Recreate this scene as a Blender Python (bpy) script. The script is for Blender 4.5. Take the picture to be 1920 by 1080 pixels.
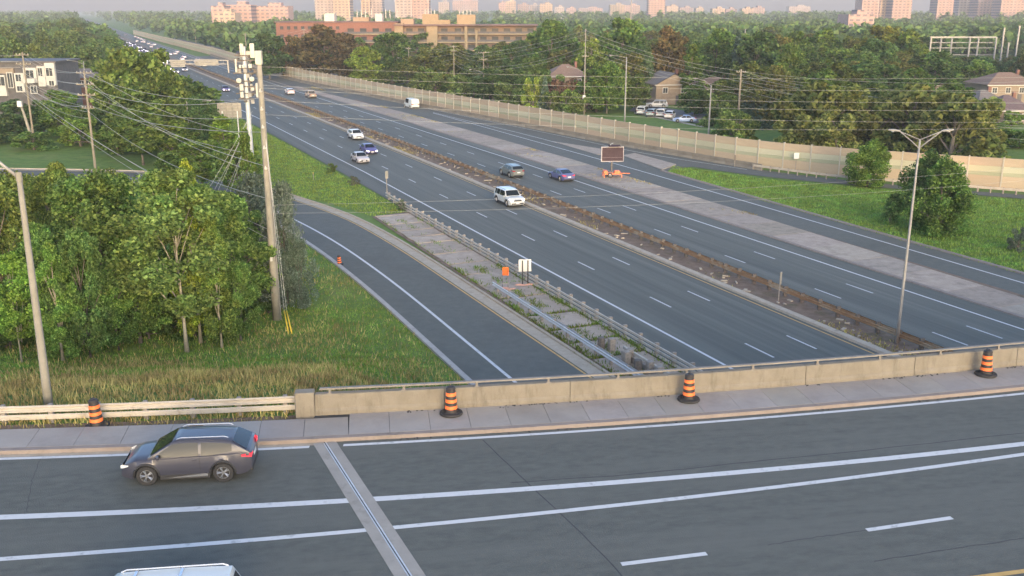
import bpy, bmesh, math, random
import numpy as np
from mathutils import Vector, Matrix
R = math.radians
rng = random.Random(7)
nr = np.random.default_rng(11)
SC = bpy.context.scene
COL = SC.collection
for o in list(bpy.data.objects):
    bpy.data.objects.remove(o)

# ------------------------------------------------------------------ camera, sky, sun, exposure
CAM_H = 21.4                       # metres above the motorway
F_PX = 1836.0                      # focal length in pixels of the 1920 wide photograph
PITCH = math.atan((540 - 18) / F_PX)
cam = bpy.data.cameras.new('camera')
cam.sensor_width = 36.0
cam.lens = F_PX / 1920 * 36.0
cam.clip_start = 0.5
cam.clip_end = 12000
camo = bpy.data.objects.new('camera', cam)
camo.location = (0, 0, CAM_H)
camo.rotation_euler = (math.pi / 2 - PITCH, 0, 0)
COL.objects.link(camo)
SC.camera = camo

SUN_EL = R(0.8)                     # just after sunrise
SUN_AZ = R(166)                    # compass bearing of the sun from +Y, clockwise: behind the camera, a little to the right
w = bpy.data.worlds.new('World')
SC.world = w
w.use_nodes = True
nt = w.node_tree
sky = nt.nodes.new('ShaderNodeTexSky')
sky.sky_type = 'NISHITA'
sky.sun_disc = False
sky.sun_elevation = R(4.0)
sky.sun_rotation = SUN_AZ
sky.altitude = 100
sky.air_density = 0.5
sky.dust_density = 4.0
sky.ozone_density = 1.0
bg = nt.nodes['Background']
bg.inputs[1].default_value = 0.14
nt.links.new(sky.outputs[0], bg.inputs[0])

sun = bpy.data.lights.new('sun', 'SUN')
sun.energy = 0.40
sun.angle = R(0.6)
sun.color = (1.0, 0.42, 0.20)
suno = bpy.data.objects.new('sun', sun)
sdir = Vector((math.sin(SUN_AZ) * math.cos(SUN_EL), math.cos(SUN_AZ) * math.cos(SUN_EL), math.sin(SUN_EL)))
suno.rotation_euler = sdir.to_track_quat('Z', 'Y').to_euler()
suno.location = (0, -20, 60)
COL.objects.link(suno)

SC.render.engine = 'CYCLES'
SC.view_settings.view_transform = 'Standard'
SC.view_settings.look = 'None'
SC.view_settings.exposure = 3.1
SC.view_settings.gamma = 1.0
SC.view_settings.use_curve_mapping = False

# ------------------------------------------------------------------ layout helpers
DX, DY = -0.40462214, 0.91448396   # direction in which the motorway runs away
NX, NY = 0.91448396, 0.40462214    # to its right
DANG = math.atan2(DY, DX)
DECK = 5.0                         # height of the overpass deck
cp, sp = math.cos(PITCH), math.sin(PITCH)

def toff(s):
    return float(np.interp(s, [0, 130, 200, 290, 420, 700, 2000], [0, 0, -1, -3, -5, -6, -6.5]))
def hw(s, t, z=0.0):
    t = t + toff(s)
    return Vector((DX * s + NX * t, DY * s + NY * t, z))
def smooth(a, b, x):
    x = min(1, max(0, (x - a) / (b - a)))
    return x * x * (3 - 2 * x)
def yb(x):                          # far kerb line of the overpass
    x = max(-60, min(70, x))
    return 36.07 + 0.149 * x + 0.0021 * x * x
def height(x, y):
    """embankment of the overpass approach, flat elsewhere"""
    dx = max(0, x + 9.6)
    top = yb(min(x, -9.6)) + 4.0
    dy = max(0, y - top, 4 - y)
    d = math.hypot(dx * 1.7, dy * .65)
    z = (DECK - 0.06) * (1 - smooth(0.2, 15.5, d))
    z += 0.10 * math.sin(x * 0.7) * math.sin(y * 0.53 + x * .2) * (1 if 3 < d < 12 else 0)
    return z - 0.06
def ray(u, v):
    a, b = (u - 960) / F_PX, -(v - 540) / F_PX
    return a, cp + b * sp, -sp + b * cp
def gp(u, v, z=0.0):                # ground point seen at a photo position
    a, b, c = ray(u, v)
    k = (z - CAM_H) / c
    return Vector((a * k, b * k, z))
def at(u, v, Y):                    # point seen at a photo position, Y metres away
    a, b, c = ray(u, v)
    k = Y / b
    return Vector((a * k, Y, CAM_H + c * k))
def tp(u, v):                       # on the terrain
    a, b, c = ray(u, v)
    k = 20.0
    while k < 900:
        if CAM_H + c * k <= height(a * k, b * k):
            break
        k += 0.2
    return Vector((a * k, b * k, height(a * k, b * k)))
def mpp(Y, z=5):                    # metres per photo pixel at distance Y
    return (Y * cp + (CAM_H - z) * sp) / F_PX

# ------------------------------------------------------------------ materials
MATS = {}
def mat(name, c1, c2=None, rough=0.85, scale=2.0, detail=5.0, metal=0.0, stretch=None, ang=0.0, bump=0.0,
        c3=None, scale3=0.3, thr3=(0.5, 0.7), objcol=False, emit=None, spec=0.5, coat=0.0, bscale=None, alpha=None, dist=0.0, stretch3=None):
    if name in MATS:
        return MATS[name]
    m = bpy.data.materials.new(name)
    m.use_nodes = True
    n, l = m.node_tree.nodes, m.node_tree.links
    p = n['Principled BSDF']
    p.inputs['Roughness'].default_value = rough
    p.inputs['Metallic'].default_value = metal
    p.inputs['Specular IOR Level'].default_value = spec
    p.inputs['Coat Weight'].default_value = coat
    p.inputs['Coat Roughness'].default_value = 0.05
    out = None
    tc = n.new('ShaderNodeTexCoord')
    mp = n.new('ShaderNodeMapping')
    mr0 = n.new('ShaderNodeMapping')
    mr0.inputs['Rotation'].default_value = (0, 0, -ang)
    l.new(tc.outputs['Object'], mr0.inputs['Vector'])
    l.new(mr0.outputs[0], mp.inputs['Vector'])
    if stretch:
        mp.inputs['Scale'].default_value = stretch
    if c2 is not None:
        t = n.new('ShaderNodeTexNoise')
        t.inputs['Scale'].default_value = scale
        t.inputs['Detail'].default_value = detail
        t.inputs['Roughness'].default_value = 0.65
        t.inputs['Distortion'].default_value = dist
        l.new(mp.outputs[0], t.inputs['Vector'])
        r = n.new('ShaderNodeValToRGB')
        r.color_ramp.elements[0].position = 0.32
        r.color_ramp.elements[1].position = 0.68
        r.color_ramp.elements[0].color = (*c1, 1)
        r.color_ramp.elements[1].color = (*c2, 1)
        l.new(t.outputs[0], r.inputs[0])
        out = r.outputs[0]
    else:
        g = n.new('ShaderNodeRGB')
        g.outputs[0].default_value = (*c1, 1)
        out = g.outputs[0]
    if c3 is not None:
        t3 = n.new('ShaderNodeTexNoise')
        t3.inputs['Scale'].default_value = scale3
        t3.inputs['Detail'].default_value = 6
        t3.inputs['Roughness'].default_value = 0.7
        mp3 = n.new('ShaderNodeMapping')
        if stretch3:
            mp3.inputs['Scale'].default_value = stretch3
        l.new(mr0.outputs[0], mp3.inputs['Vector'])
        l.new(mp3.outputs[0], t3.inputs['Vector'])
        r3 = n.new('ShaderNodeValToRGB')
        r3.color_ramp.elements[0].position, r3.color_ramp.elements[1].position = thr3
        l.new(t3.outputs[0], r3.inputs[0])
        mx = n.new('ShaderNodeMixRGB')
        l.new(r3.outputs[0], mx.inputs[0])
        l.new(out, mx.inputs[1])
        mx.inputs[2].default_value = (*c3, 1)
        out = mx.outputs[0]
    if objcol:
        oi = n.new('ShaderNodeObjectInfo')
        mx = n.new('ShaderNodeMixRGB')
        mx.blend_type = 'MULTIPLY'
        mx.inputs[0].default_value = 1
        l.new(out, mx.inputs[1])
        l.new(oi.outputs['Color'], mx.inputs[2])
        out = mx.outputs[0]
    l.new(out, p.inputs['Base Color'])
    if emit:
        p.inputs['Emission Color'].default_value = (*emit[0], 1)
        p.inputs['Emission Strength'].default_value = emit[1]
    if bump:
        tb = n.new('ShaderNodeTexNoise')
        tb.inputs['Scale'].default_value = bscale or 18
        tb.inputs['Detail'].default_value = 4
        l.new(tc.outputs['Object'], tb.inputs['Vector'])
        b = n.new('ShaderNodeBump')
        b.inputs['Strength'].default_value = bump
        b.inputs['Distance'].default_value = 0.05
        l.new(tb.outputs[0], b.inputs['Height'])
        l.new(b.outputs[0], p.inputs['Normal'])
    MATS[name] = m
    return m

def leaf_mat(name, dark, mid, light, trans=0.38):
    m = bpy.data.materials.new(name)
    m.use_nodes = True
    n, l = m.node_tree.nodes, m.node_tree.links
    n.remove(n['Principled BSDF'])
    g = n.new('ShaderNodeNewGeometry')
    r = n.new('ShaderNodeValToRGB')
    e = r.color_ramp.elements
    e[0].position, e[0].color = 0.0, (*dark, 1)
    e[1].position, e[1].color = 1.0, (*light, 1)
    x = e.new(0.55)
    x.color = (*mid, 1)
    l.new(g.outputs['Random Per Island'], r.inputs[0])
    tc = n.new('ShaderNodeTexCoord')
    t = n.new('ShaderNodeTexNoise')
    t.inputs['Scale'].default_value = 0.55
    t.inputs['Detail'].default_value = 2
    l.new(tc.outputs['Object'], t.inputs['Vector'])
    hv = n.new('ShaderNodeHueSaturation')
    mr = n.new('ShaderNodeMapRange')
    mr.inputs['From Min'].default_value, mr.inputs['From Max'].default_value = 0.3, 0.7
    mr.inputs['To Min'].default_value, mr.inputs['To Max'].default_value = 0.475, 0.52
    l.new(t.outputs[0], mr.inputs[0])
    l.new(mr.outputs[0], hv.inputs['Hue'])
    mv = n.new('ShaderNodeMapRange')
    mv.inputs['From Min'].default_value, mv.inputs['From Max'].default_value = 0.3, 0.7
    mv.inputs['To Min'].default_value, mv.inputs['To Max'].default_value = 0.7, 1.3
    l.new(t.outputs[0], mv.inputs[0])
    l.new(mv.outputs[0], hv.inputs['Value'])
    l.new(r.outputs[0], hv.inputs['Color'])
    oi = n.new('ShaderNodeObjectInfo')
    mx = n.new('ShaderNodeMixRGB')
    mx.blend_type = 'MULTIPLY'
    mx.inputs[0].default_value = 1
    l.new(hv.outputs[0], mx.inputs[1])
    l.new(oi.outputs['Color'], mx.inputs[2])
    d = n.new('ShaderNodeBsdfDiffuse')
    tr = n.new('ShaderNodeBsdfTranslucent')
    ms = n.new('ShaderNodeMixShader')
    ms.inputs[0].default_value = trans
    l.new(mx.outputs[0], d.inputs[0])
    l.new(mx.outputs[0], tr.inputs[0])
    l.new(d.outputs[0], ms.inputs[1])
    l.new(tr.outputs[0], ms.inputs[2])
    l.new(ms.outputs[0], n['Material Output'].inputs[0])
    MATS[name] = m
    return m

# ------------------------------------------------------------------ mesh helpers
class MB:
    """collects shapes into one mesh"""
    def __init__(s):
        s.v, s.f, s.m = [], [], []
    def add(s, vs, fs, mi=0):
        k = len(s.v)
        s.v += [tuple(p) for p in vs]
        s.f += [tuple(i + k for i in f) for f in fs]
        s.m += [mi] * len(fs)
        return s
    def box(s, c, d, rz=0.0, mi=0, taper=1.0):
        cx, cy, cz = c
        hx, hy, hz = d[0] / 2, d[1] / 2, d[2] / 2
        q = []
        ca, sa = math.cos(rz), math.sin(rz)
        for z, k in ((-hz, 1.0), (hz, taper)):
            for x, y in ((-hx, -hy), (hx, -hy), (hx, hy), (-hx, hy)):
                x, y = x * k, y * k
                q.append((cx + x * ca - y * sa, cy + x * sa + y * ca, cz + z))
        return s.add(q, [(0, 3, 2, 1), (4, 5, 6, 7), (0, 1, 5, 4), (1, 2, 6, 5), (2, 3, 7, 6), (3, 0, 4, 7)], mi)
    def tube(s, pts, rad, n=8, mi=0, cap=True):
        pts = [Vector(p) for p in pts]
        if not isinstance(rad, (list, tuple)):
            rad = [rad] * len(pts)
        vs, fs = [], []
        for i, p in enumerate(pts):
            d = (pts[min(i + 1, len(pts) - 1)] - pts[max(i - 1, 0)]).normalized()
            a = d.cross(Vector((0, 0, 1)))
            if a.length < 0.05:
                a = d.cross(Vector((1, 0, 0)))
            a.normalize()
            b = d.cross(a)
            for k in range(n):
                t = 2 * math.pi * k / n
                vs.append(p + (a * math.cos(t) + b * math.sin(t)) * rad[i])
        for i in range(len(pts) - 1):
            for k in range(n):
                j = (k + 1) % n
                fs.append((i * n + k, i * n + j, (i + 1) * n + j, (i + 1) * n + k))
        if cap:
            fs.append(tuple(range(n))[::-1])
            fs.append(tuple((len(pts) - 1) * n + k for k in range(n)))
        return s.add(vs, fs, mi)
    def lathe(s, prof, c=(0, 0, 0), n=16, axis='z', mi=0):
        vs, fs = [], []
        for r, h in prof:
            for k in range(n):
                t = 2 * math.pi * k / n
                x, y = r * math.cos(t), r * math.sin(t)
                if axis == 'z':
                    vs.append((c[0] + x, c[1] + y, c[2] + h))
                else:
                    vs.append((c[0] + x, c[1] + h, c[2] + y))
        for i in range(len(prof) - 1):
            for k in range(n):
                j = (k + 1) % n
                q = (i * n + k, i * n + j, (i + 1) * n + j, (i + 1) * n + k)
                fs.append(q if axis == 'z' else q[::-1])
        return s.add(vs, fs, mi)
    def grid(s, rows, mi=0, close=False):
        k = len(rows[0])
        vs = [p for r in rows for p in r]
        fs = []
        for i in range(len(rows) - 1):
            for j in range(k - 1 + (1 if close else 0)):
                a, b = i * k + j, i * k + (j + 1) % k
                fs.append((a, b, b + k, a + k))
        return s.add(vs, fs, mi)
    def poly(s, pts, z0, z1, mi=0):
        n = len(pts)
        vs = [(p[0], p[1], z0) for p in pts] + [(p[0], p[1], z1) for p in pts]
        fs = [tuple(range(n))[::-1], tuple(range(n, 2 * n))] + [(i, (i + 1) % n, n + (i + 1) % n, n + i) for i in range(n)]
        return s.add(vs, fs, mi)
    def mesh(s, name, mats, smoothed=False, bevel=0.0):
        me = bpy.data.meshes.new(name)
        me.from_pydata(s.v, [], s.f)
        for m in (mats if isinstance(mats, (list, tuple)) else [mats]):
            me.materials.append(m)
        if len(set(s.m)) > 1:
            me.polygons.foreach_set('material_index', s.m)
        if bevel:
            bm = bmesh.new()
            bm.from_mesh(me)
            bmesh.ops.bevel(bm, geom=bm.edges[:], offset=bevel, segments=1, affect='EDGES')
            bm.to_mesh(me)
            bm.free()
        if smoothed:
            me.polygons.foreach_set('use_smooth', [True] * len(me.polygons))
            if smoothed != 'all':
                me.set_sharp_from_angle(angle=R(38))
        me.update()
        return me
    def build(s, name, mats, parent=None, smoothed=False, bevel=0.0):
        return obj(name, s.mesh(name, mats, smoothed, bevel), parent)

def obj(name, me, parent=None, loc=None, rz=None, scale=None, color=None):
    o = bpy.data.objects.new(name, me)
    COL.objects.link(o)
    if parent:
        o.parent = parent
    if loc is not None:
        o.location = loc
    if rz is not None:
        o.rotation_euler = (0, 0, rz)
    if scale is not None:
        o.scale = scale if isinstance(scale, (tuple, list)) else (scale,) * 3
    if color is not None:
        o.color = (*color, 1)
    return o
def tag(o, label=None, cat=None, group=None, kind=None):
    if label: o['label'] = label
    if cat: o['category'] = cat
    if group: o['group'] = group
    if kind: o['kind'] = kind
    return o
def thing(name, label, cat, loc=(0, 0, 0), rz=0.0, group=None):
    return tag(obj(name, None, None, loc, rz), label, cat, group)
def copy_tree(o, parent=None, color=None):
    c = o.copy()
    COL.objects.link(c)
    c.parent = parent
    if color is not None:
        c.color = (*color, 1)
    for ch in list(o.children):
        copy_tree(ch, c, color)
    return c
def strip(name, left, right, z, m, parent=None, n=None, kind='structure'):
    """a sheet between two polylines with the same number of points"""
    b = MB()
    b.grid([[(p[0], p[1], z), (q[0], q[1], z)] for p, q in zip(right, left)])
    o = b.build(name, m, parent)
    if not parent and kind:
        o['kind'] = kind
    return o
def resample(pts, n):
    pts = [Vector((p[0], p[1])) for p in pts]
    d = [0]
    for a, b in zip(pts, pts[1:]):
        d.append(d[-1] + (b - a).length)
    q = np.linspace(0, d[-1], n)
    return [Vector((float(np.interp(x, d, [p.x for p in pts])), float(np.interp(x, d, [p.y for p in pts])))) for x in q]
def smoothline(px, n, z=0.0):
    """photo polyline on the plane z, smoothed"""
    p = resample([gp(u, v, z) for u, v in px], n)
    for _ in range(6):
        q = p[:]
        for i in range(1, n - 1):
            q[i] = (p[i - 1] + p[i] * 2 + p[i + 1]) / 4
        p = q
    return p
def offset(line, d):
    out = []
    for i, p in enumerate(line):
        a, b = line[max(0, i - 1)], line[min(len(line) - 1, i + 1)]
        t = (b - a).normalized()
        out.append(p + Vector((t.y, -t.x)) * d)
    return out
def plen(line):
    return sum((b - a).length for a, b in zip(line, line[1:]))
# ------------------------------------------------------------------ surface materials
ASPH = mat('asphalt_motorway', (0.0951, 0.1018, 0.0929), (0.1455, 0.1517, 0.1359), 0.9, 1.0, 7, stretch=(0.010, 0.75, 1), ang=DANG,
           c3=(0.0795, 0.0854, 0.0791), scale3=0.5, thr3=(0.5, 0.72), stretch3=(0.02, 1.0, 1), bump=0.25, bscale=30, spec=0.3)
ASPH2 = mat('asphalt_ramp', (0.1009, 0.1075, 0.098), (0.128, 0.1325, 0.1195), 0.9, 1.4, 8, c3=(0.0912, 0.095, 0.086), scale3=0.12,
            thr3=(0.5, 0.75), bump=0.3, bscale=30, spec=0.3)
ASPH3 = mat('asphalt_overpass', (0.0834, 0.0902, 0.0834), (0.1222, 0.1286, 0.117), 0.9, 3.0, 14, stretch=(0.5, 1, 1), ang=0.16,
            c3=(0.122, 0.127, 0.117), scale3=0.9, thr3=(0.46, 0.66), stretch3=(0.035, 0.8, 1), bump=0.5, bscale=22, spec=0.3)
ASPH_DK = mat('asphalt_seam', (0.028, 0.03, 0.034), (0.05, 0.052, 0.055), 0.85, 3)
CONC = mat('concrete_pale', (0.2465, 0.2338, 0.2125), (0.323, 0.306, 0.2805), 0.9, 0.9, 8, c3=(0.187, 0.1742, 0.1573), scale3=1.7, thr3=(0.55, 0.78), bump=0.2)
CONC_T = mat('concrete_tan', (0.1825, 0.1601, 0.1241), (0.2311, 0.209, 0.1687), 0.9, 1.3, 9, c3=(0.1014, 0.0871, 0.0676), scale3=2.2, thr3=(0.52, 0.80), stretch3=(1, 1, 0.22), bump=0.25)
CONC_W = mat('concrete_walk', (0.2742, 0.2556, 0.2408), (0.326, 0.3075, 0.289), 0.9, 0.7, 9, c3=(0.2223, 0.2038, 0.1927), scale3=0.5, thr3=(0.5, 0.8), bump=0.15, objcol=True)
CONC_G = mat('concrete_gore', (0.2864, 0.2436, 0.2026), (0.3839, 0.3286, 0.2753), 0.92, 1.2, 10, c3=(0.195, 0.1643, 0.135), scale3=0.7, thr3=(0.5, 0.75), bump=0.3, objcol=True)
KERB = mat('concrete_kerb', (0.3276, 0.2821, 0.2184), (0.4186, 0.364, 0.2912), 0.9, 1.8, 8, c3=(0.2184, 0.182, 0.1365), scale3=1.1, thr3=(0.55, 0.8))
KERB_P = mat('concrete_kerb_pale', (0.32, 0.304, 0.288), (0.4, 0.384, 0.368), 0.9, 1.8, 8, c3=(0.224, 0.208, 0.192), scale3=1.1, thr3=(0.55, 0.8))
KERB_R = mat('concrete_kerb_rosy', (0.2106, 0.1755, 0.1551), (0.2574, 0.2193, 0.196), 0.9, 1.8, 8, c3=(0.1404, 0.117, 0.0995), scale3=1.1, thr3=(0.55, 0.8))
PAINT_W = mat('paint_white', (0.513, 0.5272, 0.5415), (0.57, 0.5771, 0.5842), 0.7, 4.0, 8, c3=(0.285, 0.2992, 0.3064), scale3=2.5, thr3=(0.56, 0.72))
PAINT_WS = mat('paint_white_worn', (0.45, 0.465, 0.48), (0.555, 0.5625, 0.57), 0.7, 3.0, 8, c3=(0.195, 0.21, 0.2175), scale3=1.4, thr3=(0.52, 0.70))
PAINT_Y = mat('paint_yellow', (0.4675, 0.2805, 0.0765), (0.561, 0.357, 0.119), 0.7, 3.0, 8, c3=(0.2975, 0.2125, 0.119), scale3=2.0, thr3=(0.52, 0.7))
GRASS = mat('grass_ground', (0.09, 0.1534, 0.0408), (0.15, 0.2275, 0.0595), 0.95, 0.7, 12, c3=(0.198, 0.208, 0.0723), scale3=0.11, thr3=(0.52, 0.78), bump=1.0, bscale=6, spec=0.1)
DIRT = mat('median_dirt', (0.1196, 0.0811, 0.0572), (0.2184, 0.156, 0.1144), 0.95, 1.3, 12, c3=(0.0884, 0.078, 0.0364), scale3=0.5, thr3=(0.52, 0.68), bump=0.8)
STEEL = mat('steel_galvanised', (0.5, 0.5125, 0.525), (0.625, 0.6375, 0.65), 0.5, 3, 6, metal=0.4, c3=(0.375, 0.325, 0.275), scale3=1.0, thr3=(0.6, 0.85))
STEEL_W = mat('steel_weathered', (0.393, 0.3557, 0.2995), (0.4866, 0.4492, 0.393), 0.7, 2, 8, metal=0.1, c3=(0.2246, 0.1777, 0.131), scale3=1.6, thr3=(0.55, 0.8))
RAIL_D = mat('rail_dull', (0.17, 0.155, 0.135), (0.23, 0.21, 0.185), 0.7, 2, 8)
RUST = mat('steel_rusty', (0.20, 0.11, 0.055), (0.30, 0.19, 0.10), 0.85, 1.2, 8, c3=(0.33, 0.28, 0.20), scale3=0.25, thr3=(0.50, 0.62))
WOOD_P = mat('post_weathered', (0.20, 0.18, 0.155), (0.33, 0.30, 0.265), 0.9, 5, 8)
POST_D = mat('post_dark', (0.075, 0.068, 0.062), (0.16, 0.14, 0.12), 0.9, 5, 8)
BLACK = mat('rubber_black', (0.018, 0.018, 0.02), (0.032, 0.032, 0.034), 0.8, 8)

# ------------------------------------------------------------------ ground: one sheet to the horizon
def axis(fine0, fine1, step, far):
    a = list(np.arange(fine0, fine1 + 0.01, step))
    k, e = step, fine1
    hi = []
    while e < far:
        k *= 1.35
        e += k
        hi.append(e)
    k, e = step, fine0
    lo = []
    while e > -far:
        k *= 1.35
        e -= k
        lo.append(e)
    return lo[::-1] + a + hi
gx, gy = axis(-75, 12, 1.0, 9000), axis(2, 72, 1.0, 9000)
b = MB()
b.grid([[(x, y, height(x, y)) for x in gx] for y in gy])
ground = b.build('ground', GRASS, smoothed='all')
ground['kind'] = 'structure'

# ------------------------------------------------------------------ motorway carriageways
ST = [-80, 0, 40, 80, 130, 160, 200, 240, 290, 350, 420, 550, 700, 1000, 1400, 2000, 2600]
main = strip('motorway', [hw(s, 32.5) for s in ST], [hw(s, 46.0) for s in ST], 0.0, ASPH)
main2 = strip('motorway', [hw(s, 49.2) for s in ST], [hw(s, 61.0) for s in ST], 0.0, ASPH)
med = strip('median', [hw(s, 46.2) for s in ST], [hw(s, 49.3) for s in ST], 0.05, DIRT)
def hstrip(name, parent, t, wd, s0, s1, z, m):
    ss = [s0] + [s for s in ST if s0 < s < s1] + [s1]
    return strip(name, [hw(s, t - wd / 2) for s in ss], [hw(s, t + wd / 2) for s in ss], z, m, parent)
hstrip('edge_line', main, 35.5, 0.20, -80, 1800, 0.006, PAINT_W)
hstrip('edge_line', main, 45.55, 0.12, -80, 1200, 0.006, PAINT_Y)
hstrip('edge_line', main2, 58.7, 0.20, -80, 1800, 0.006, PAINT_W)
hstrip('edge_line', main2, 50.3, 0.10, -80, 1200, 0.006, PAINT_Y)
dash_me = MB().add([(-1.5, -0.075, 0), (1.5, -0.075, 0), (1.5, 0.075, 0), (-1.5, 0.075, 0)], [(0, 1, 2, 3)]).mesh('lane_dash', PAINT_WS)
far_l, far_r = MB(), MB()
for t, s0, par, far in ((39.2, 62.2, main, far_l), (42.8, 62.4, main, far_l), (52.45, 58.9, main2, far_r), (55.75, 59.0, main2, far_r)):
    for k in range(-8, 75):
        s = s0 + 12 * k - 1.5
        if s < 340:
            p, q = hw(s - 1.5, t), hw(s + 1.5, t)
            obj('lane_dash', dash_me, par, ((p + q) / 2 + Vector((0, 0, 0.006))), math.atan2(q.y - p.y, q.x - p.x))
        else:
            p, q = hw(s - 1.5, t), hw(s + 1.5, t)
            nrm = Vector((NX, NY, 0)) * 0.08
            far.add([p - nrm, p + nrm, q + nrm, q - nrm], [(0, 1, 2, 3)])
for par, far in ((main, far_l), (main2, far_r)):
    for i, v in enumerate(far.v):
        far.v[i] = (v[0], v[1], 0.006)
    far.build('lane_dash', PAINT_WS, par)['kind'] = 'stuff'

def kerb(name, line, wd, h, m, parent=None, z=0.0):
    """raised kerb: line = inner (road side) edge, kerb lies to its right when wd > 0"""
    b = MB()
    o1 = offset([Vector((p[0], p[1])) for p in line], wd)
    rows = []
    for p, q in zip(line, o1):
        e = (q - Vector((p[0], p[1]))) * 0.12
        rows.append([(p[0], p[1], z - 0.1), (p[0] + e.x, p[1] + e.y, z + h), (q.x, q.y, z + h), (q.x, q.y, z - 0.1)])
    b.grid(rows)
    o = b.build(name, m, parent)
    if not parent:
        o['kind'] = 'structure'
    return o
def hline(t, s0, s1):
    return [hw(s, t) for s in [s0] + [s for s in ST if s0 < s < s1] + [s1]]
kerb('kerb', hline(45.9, -80, 1200), 0.62, 0.16, KERB, main)
kerb('kerb', hline(60.75, -80, 900), 0.42, 0.10, KERB_R, main2)

# broken kerb blocks and litter lying along the median
bits = MB()
for i in range(90):
    s = rng.uniform(40, 200)
    p = hw(s, rng.uniform(46.6, 48.6), 0.08)
    bits.box(p, (rng.uniform(.1, .7), rng.uniform(.08, .3), rng.uniform(.06, .16)), rng.uniform(0, 3))
tag(bits.build('rubble', KERB), 'scattered concrete rubble on the brown median strip', 'rubble', kind='stuff')

# ------------------------------------------------------------------ right hand ramps
WALLPX = [(250, 64), (300, 78), (400, 104), (480, 130), (560, 152), (760, 193), (960, 231), (1200, 277), (1440, 318), (1680, 338), (1920, 356), (2300, 380)]
wall_line = smoothline(WALLPX, 240)
def wall_at(s):
    """nearest wall point in motorway station"""
    best = min(wall_line, key=lambda p: abs(p.x * DX + p.y * DY - s))
    return best
ss = [-80, -20, 20, 55, 90, 114]
L1 = [hw(s, 60.98) for s in ss]
R1 = [hw(s, t) for s, t in zip(ss, (70.8, 70.8, 70.8, 71.3, 72.2, 73))]
for s in (118, 126, 140, 160, 177, 200, 230, 260, 290, 320, 360, 420, 500):
    L1.append(hw(s, 60.98))
    wpt = wall_at(s)
    R1.append(Vector((wpt.x, wpt.y, 0)) - Vector((NX, NY, 0)) * 0.1)
ramp_r = strip('ramp', L1, R1, 0.004, ASPH2)
kl = smoothline([(1150, 286), (1190, 292), (1262, 308), (1440, 333), (1690, 355), (1920, 372), (2300, 405)], 30)
kr = smoothline([(1150, 270), (1200, 280), (1300, 296), (1440, 322), (1690, 349), (1920, 365), (2300, 393)], 30)
ramp_k = strip('ramp', kr, kl, 0.010, ASPH2)
def gline(px, wd, name, parent, z, m, n=30):
    c = smoothline(px, n)
    return strip(name, offset(c, -wd / 2), offset(c, wd / 2), z, m, parent)
gline([(2300, 643), (1920, 531), (1440, 390), (1162, 309), (1020, 270), (900, 236), (812, 212)], 0.2, 'edge_line', ramp_r, 0.012, PAINT_W)
gline([(1045, 268), (1000, 256), (960, 246), (840, 218), (812, 211)], 0.2, 'edge_line', ramp_r, 0.012, PAINT_WS)
gline([(1400, 318), (1290, 301), (1177, 284), (1130, 271), (960, 236), (777, 199), (640, 170), (560, 153)], 0.18, 'edge_line', ramp_r, 0.014, PAINT_WS, 50)
gk = [hw(s, t) for s, t in ((-80, 70.9), (20, 70.9), (55, 71.3), (75, 71.75), (90, 72.2), (105, 72.7), (114.5, 73.0))]
kerb('kerb', gk, 0.45, 0.12, KERB_R, ramp_r)
nose = MB()
nose.poly([gp(1168, 292), gp(1242, 319), gp(1268, 309), gp(1190, 288)], 0.0, 0.10)
nose.build('gore_nose', CONC_G, ramp_r)
nose2 = MB()
nose2.poly([gp(1035, 265), gp(1120, 290), gp(1163, 292), gp(1150, 283)], 0.0, 0.05)
nose2.build('gore_nose', CONC_G, ramp_r)

# concrete strip between the carriageway and the ramp: slab by slab
strip_r = tag(obj('concrete_strip', None), kind='structure')
s = 30.0
while s < 288:
    ln = rng.uniform(4.2, 5.8)
    e = min(s + ln, 288)
    def tr(x): return float(np.interp(x, [0, 50, 90, 130, 200, 288], [65.0, 65.3, 66.2, 66.8, 66.5, 63.0]))
    g = 0.02
    z = 0.05 + rng.uniform(0, 0.02)
    b = MB()
    b.poly([hw(s + g, 61.2), hw(e - g, 61.2), hw(e - g, tr(e) - .03), hw(s + g, tr(s) - .03)][::-1], 0.0, z)
    k = rng.uniform(0.85, 1.12)
    b.build('slab', CONC_G, strip_r).color = (k, k * rng.uniform(.96, 1.0), k * rng.uniform(.93, 1.0), 1)
    s = e
strip('ground', [hw(s, 61.15) for s in ST if s < 290], [hw(s, 66.0) for s in ST if s < 290], 0.02, DIRT, strip_r)

# ------------------------------------------------------------------ left hand ramp curving away behind the grove
lk = [hw(s, t) for s, t in ((-60, 20.05), (20, 20.05), (50, 20.05), (62, 20.1), (73, 20.1), (82, 19.8), (90, 19.4), (99, 18.4))] + [gp(470, 394), gp(380, 362), gp(260, 340), (gp(80, 336)), gp(-60, 334), gp(-400, 331)]
lr = [hw(s, t) for s, t in ((-60, 27.0), (20, 27.0), (50, 26.95), (62, 26.75), (70.5, 26.65), (85, 26.45), (101, 25.5), (114, 22.4))] + [gp(470, 349), gp(380, 333), gp(270, 323), gp(90, 320), gp(-60, 318), gp(-400, 315)]
def smooth_pts(p, n, it=8):
    p = resample(p, n)
    for _ in range(it):
        p = [p[0]] + [(p[i - 1] + p[i] * 2 + p[i + 1]) / 4 for i in range(1, n - 1)] + [p[-1]]
    return p
LKs, LRs = smooth_pts(lk, 90, 5), smooth_pts(lr, 90, 5)
ramp_l = strip('ramp', LKs, LRs, 0.004, ASPH2)
c = offset(LKs, 2.25)
strip('edge_line', offset(c, -0.11), offset(c, 0.11), 0.010, PAINT_W, ramp_l)
kerb('kerb', LKs, -0.42, 0.10, KERB_P, ramp_l)
b1, b2 = offset(LRs, -0.22), offset(LRs, -0.08)
strip('edge_line', b1, b2, 0.012, PAINT_Y, ramp_l)
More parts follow.
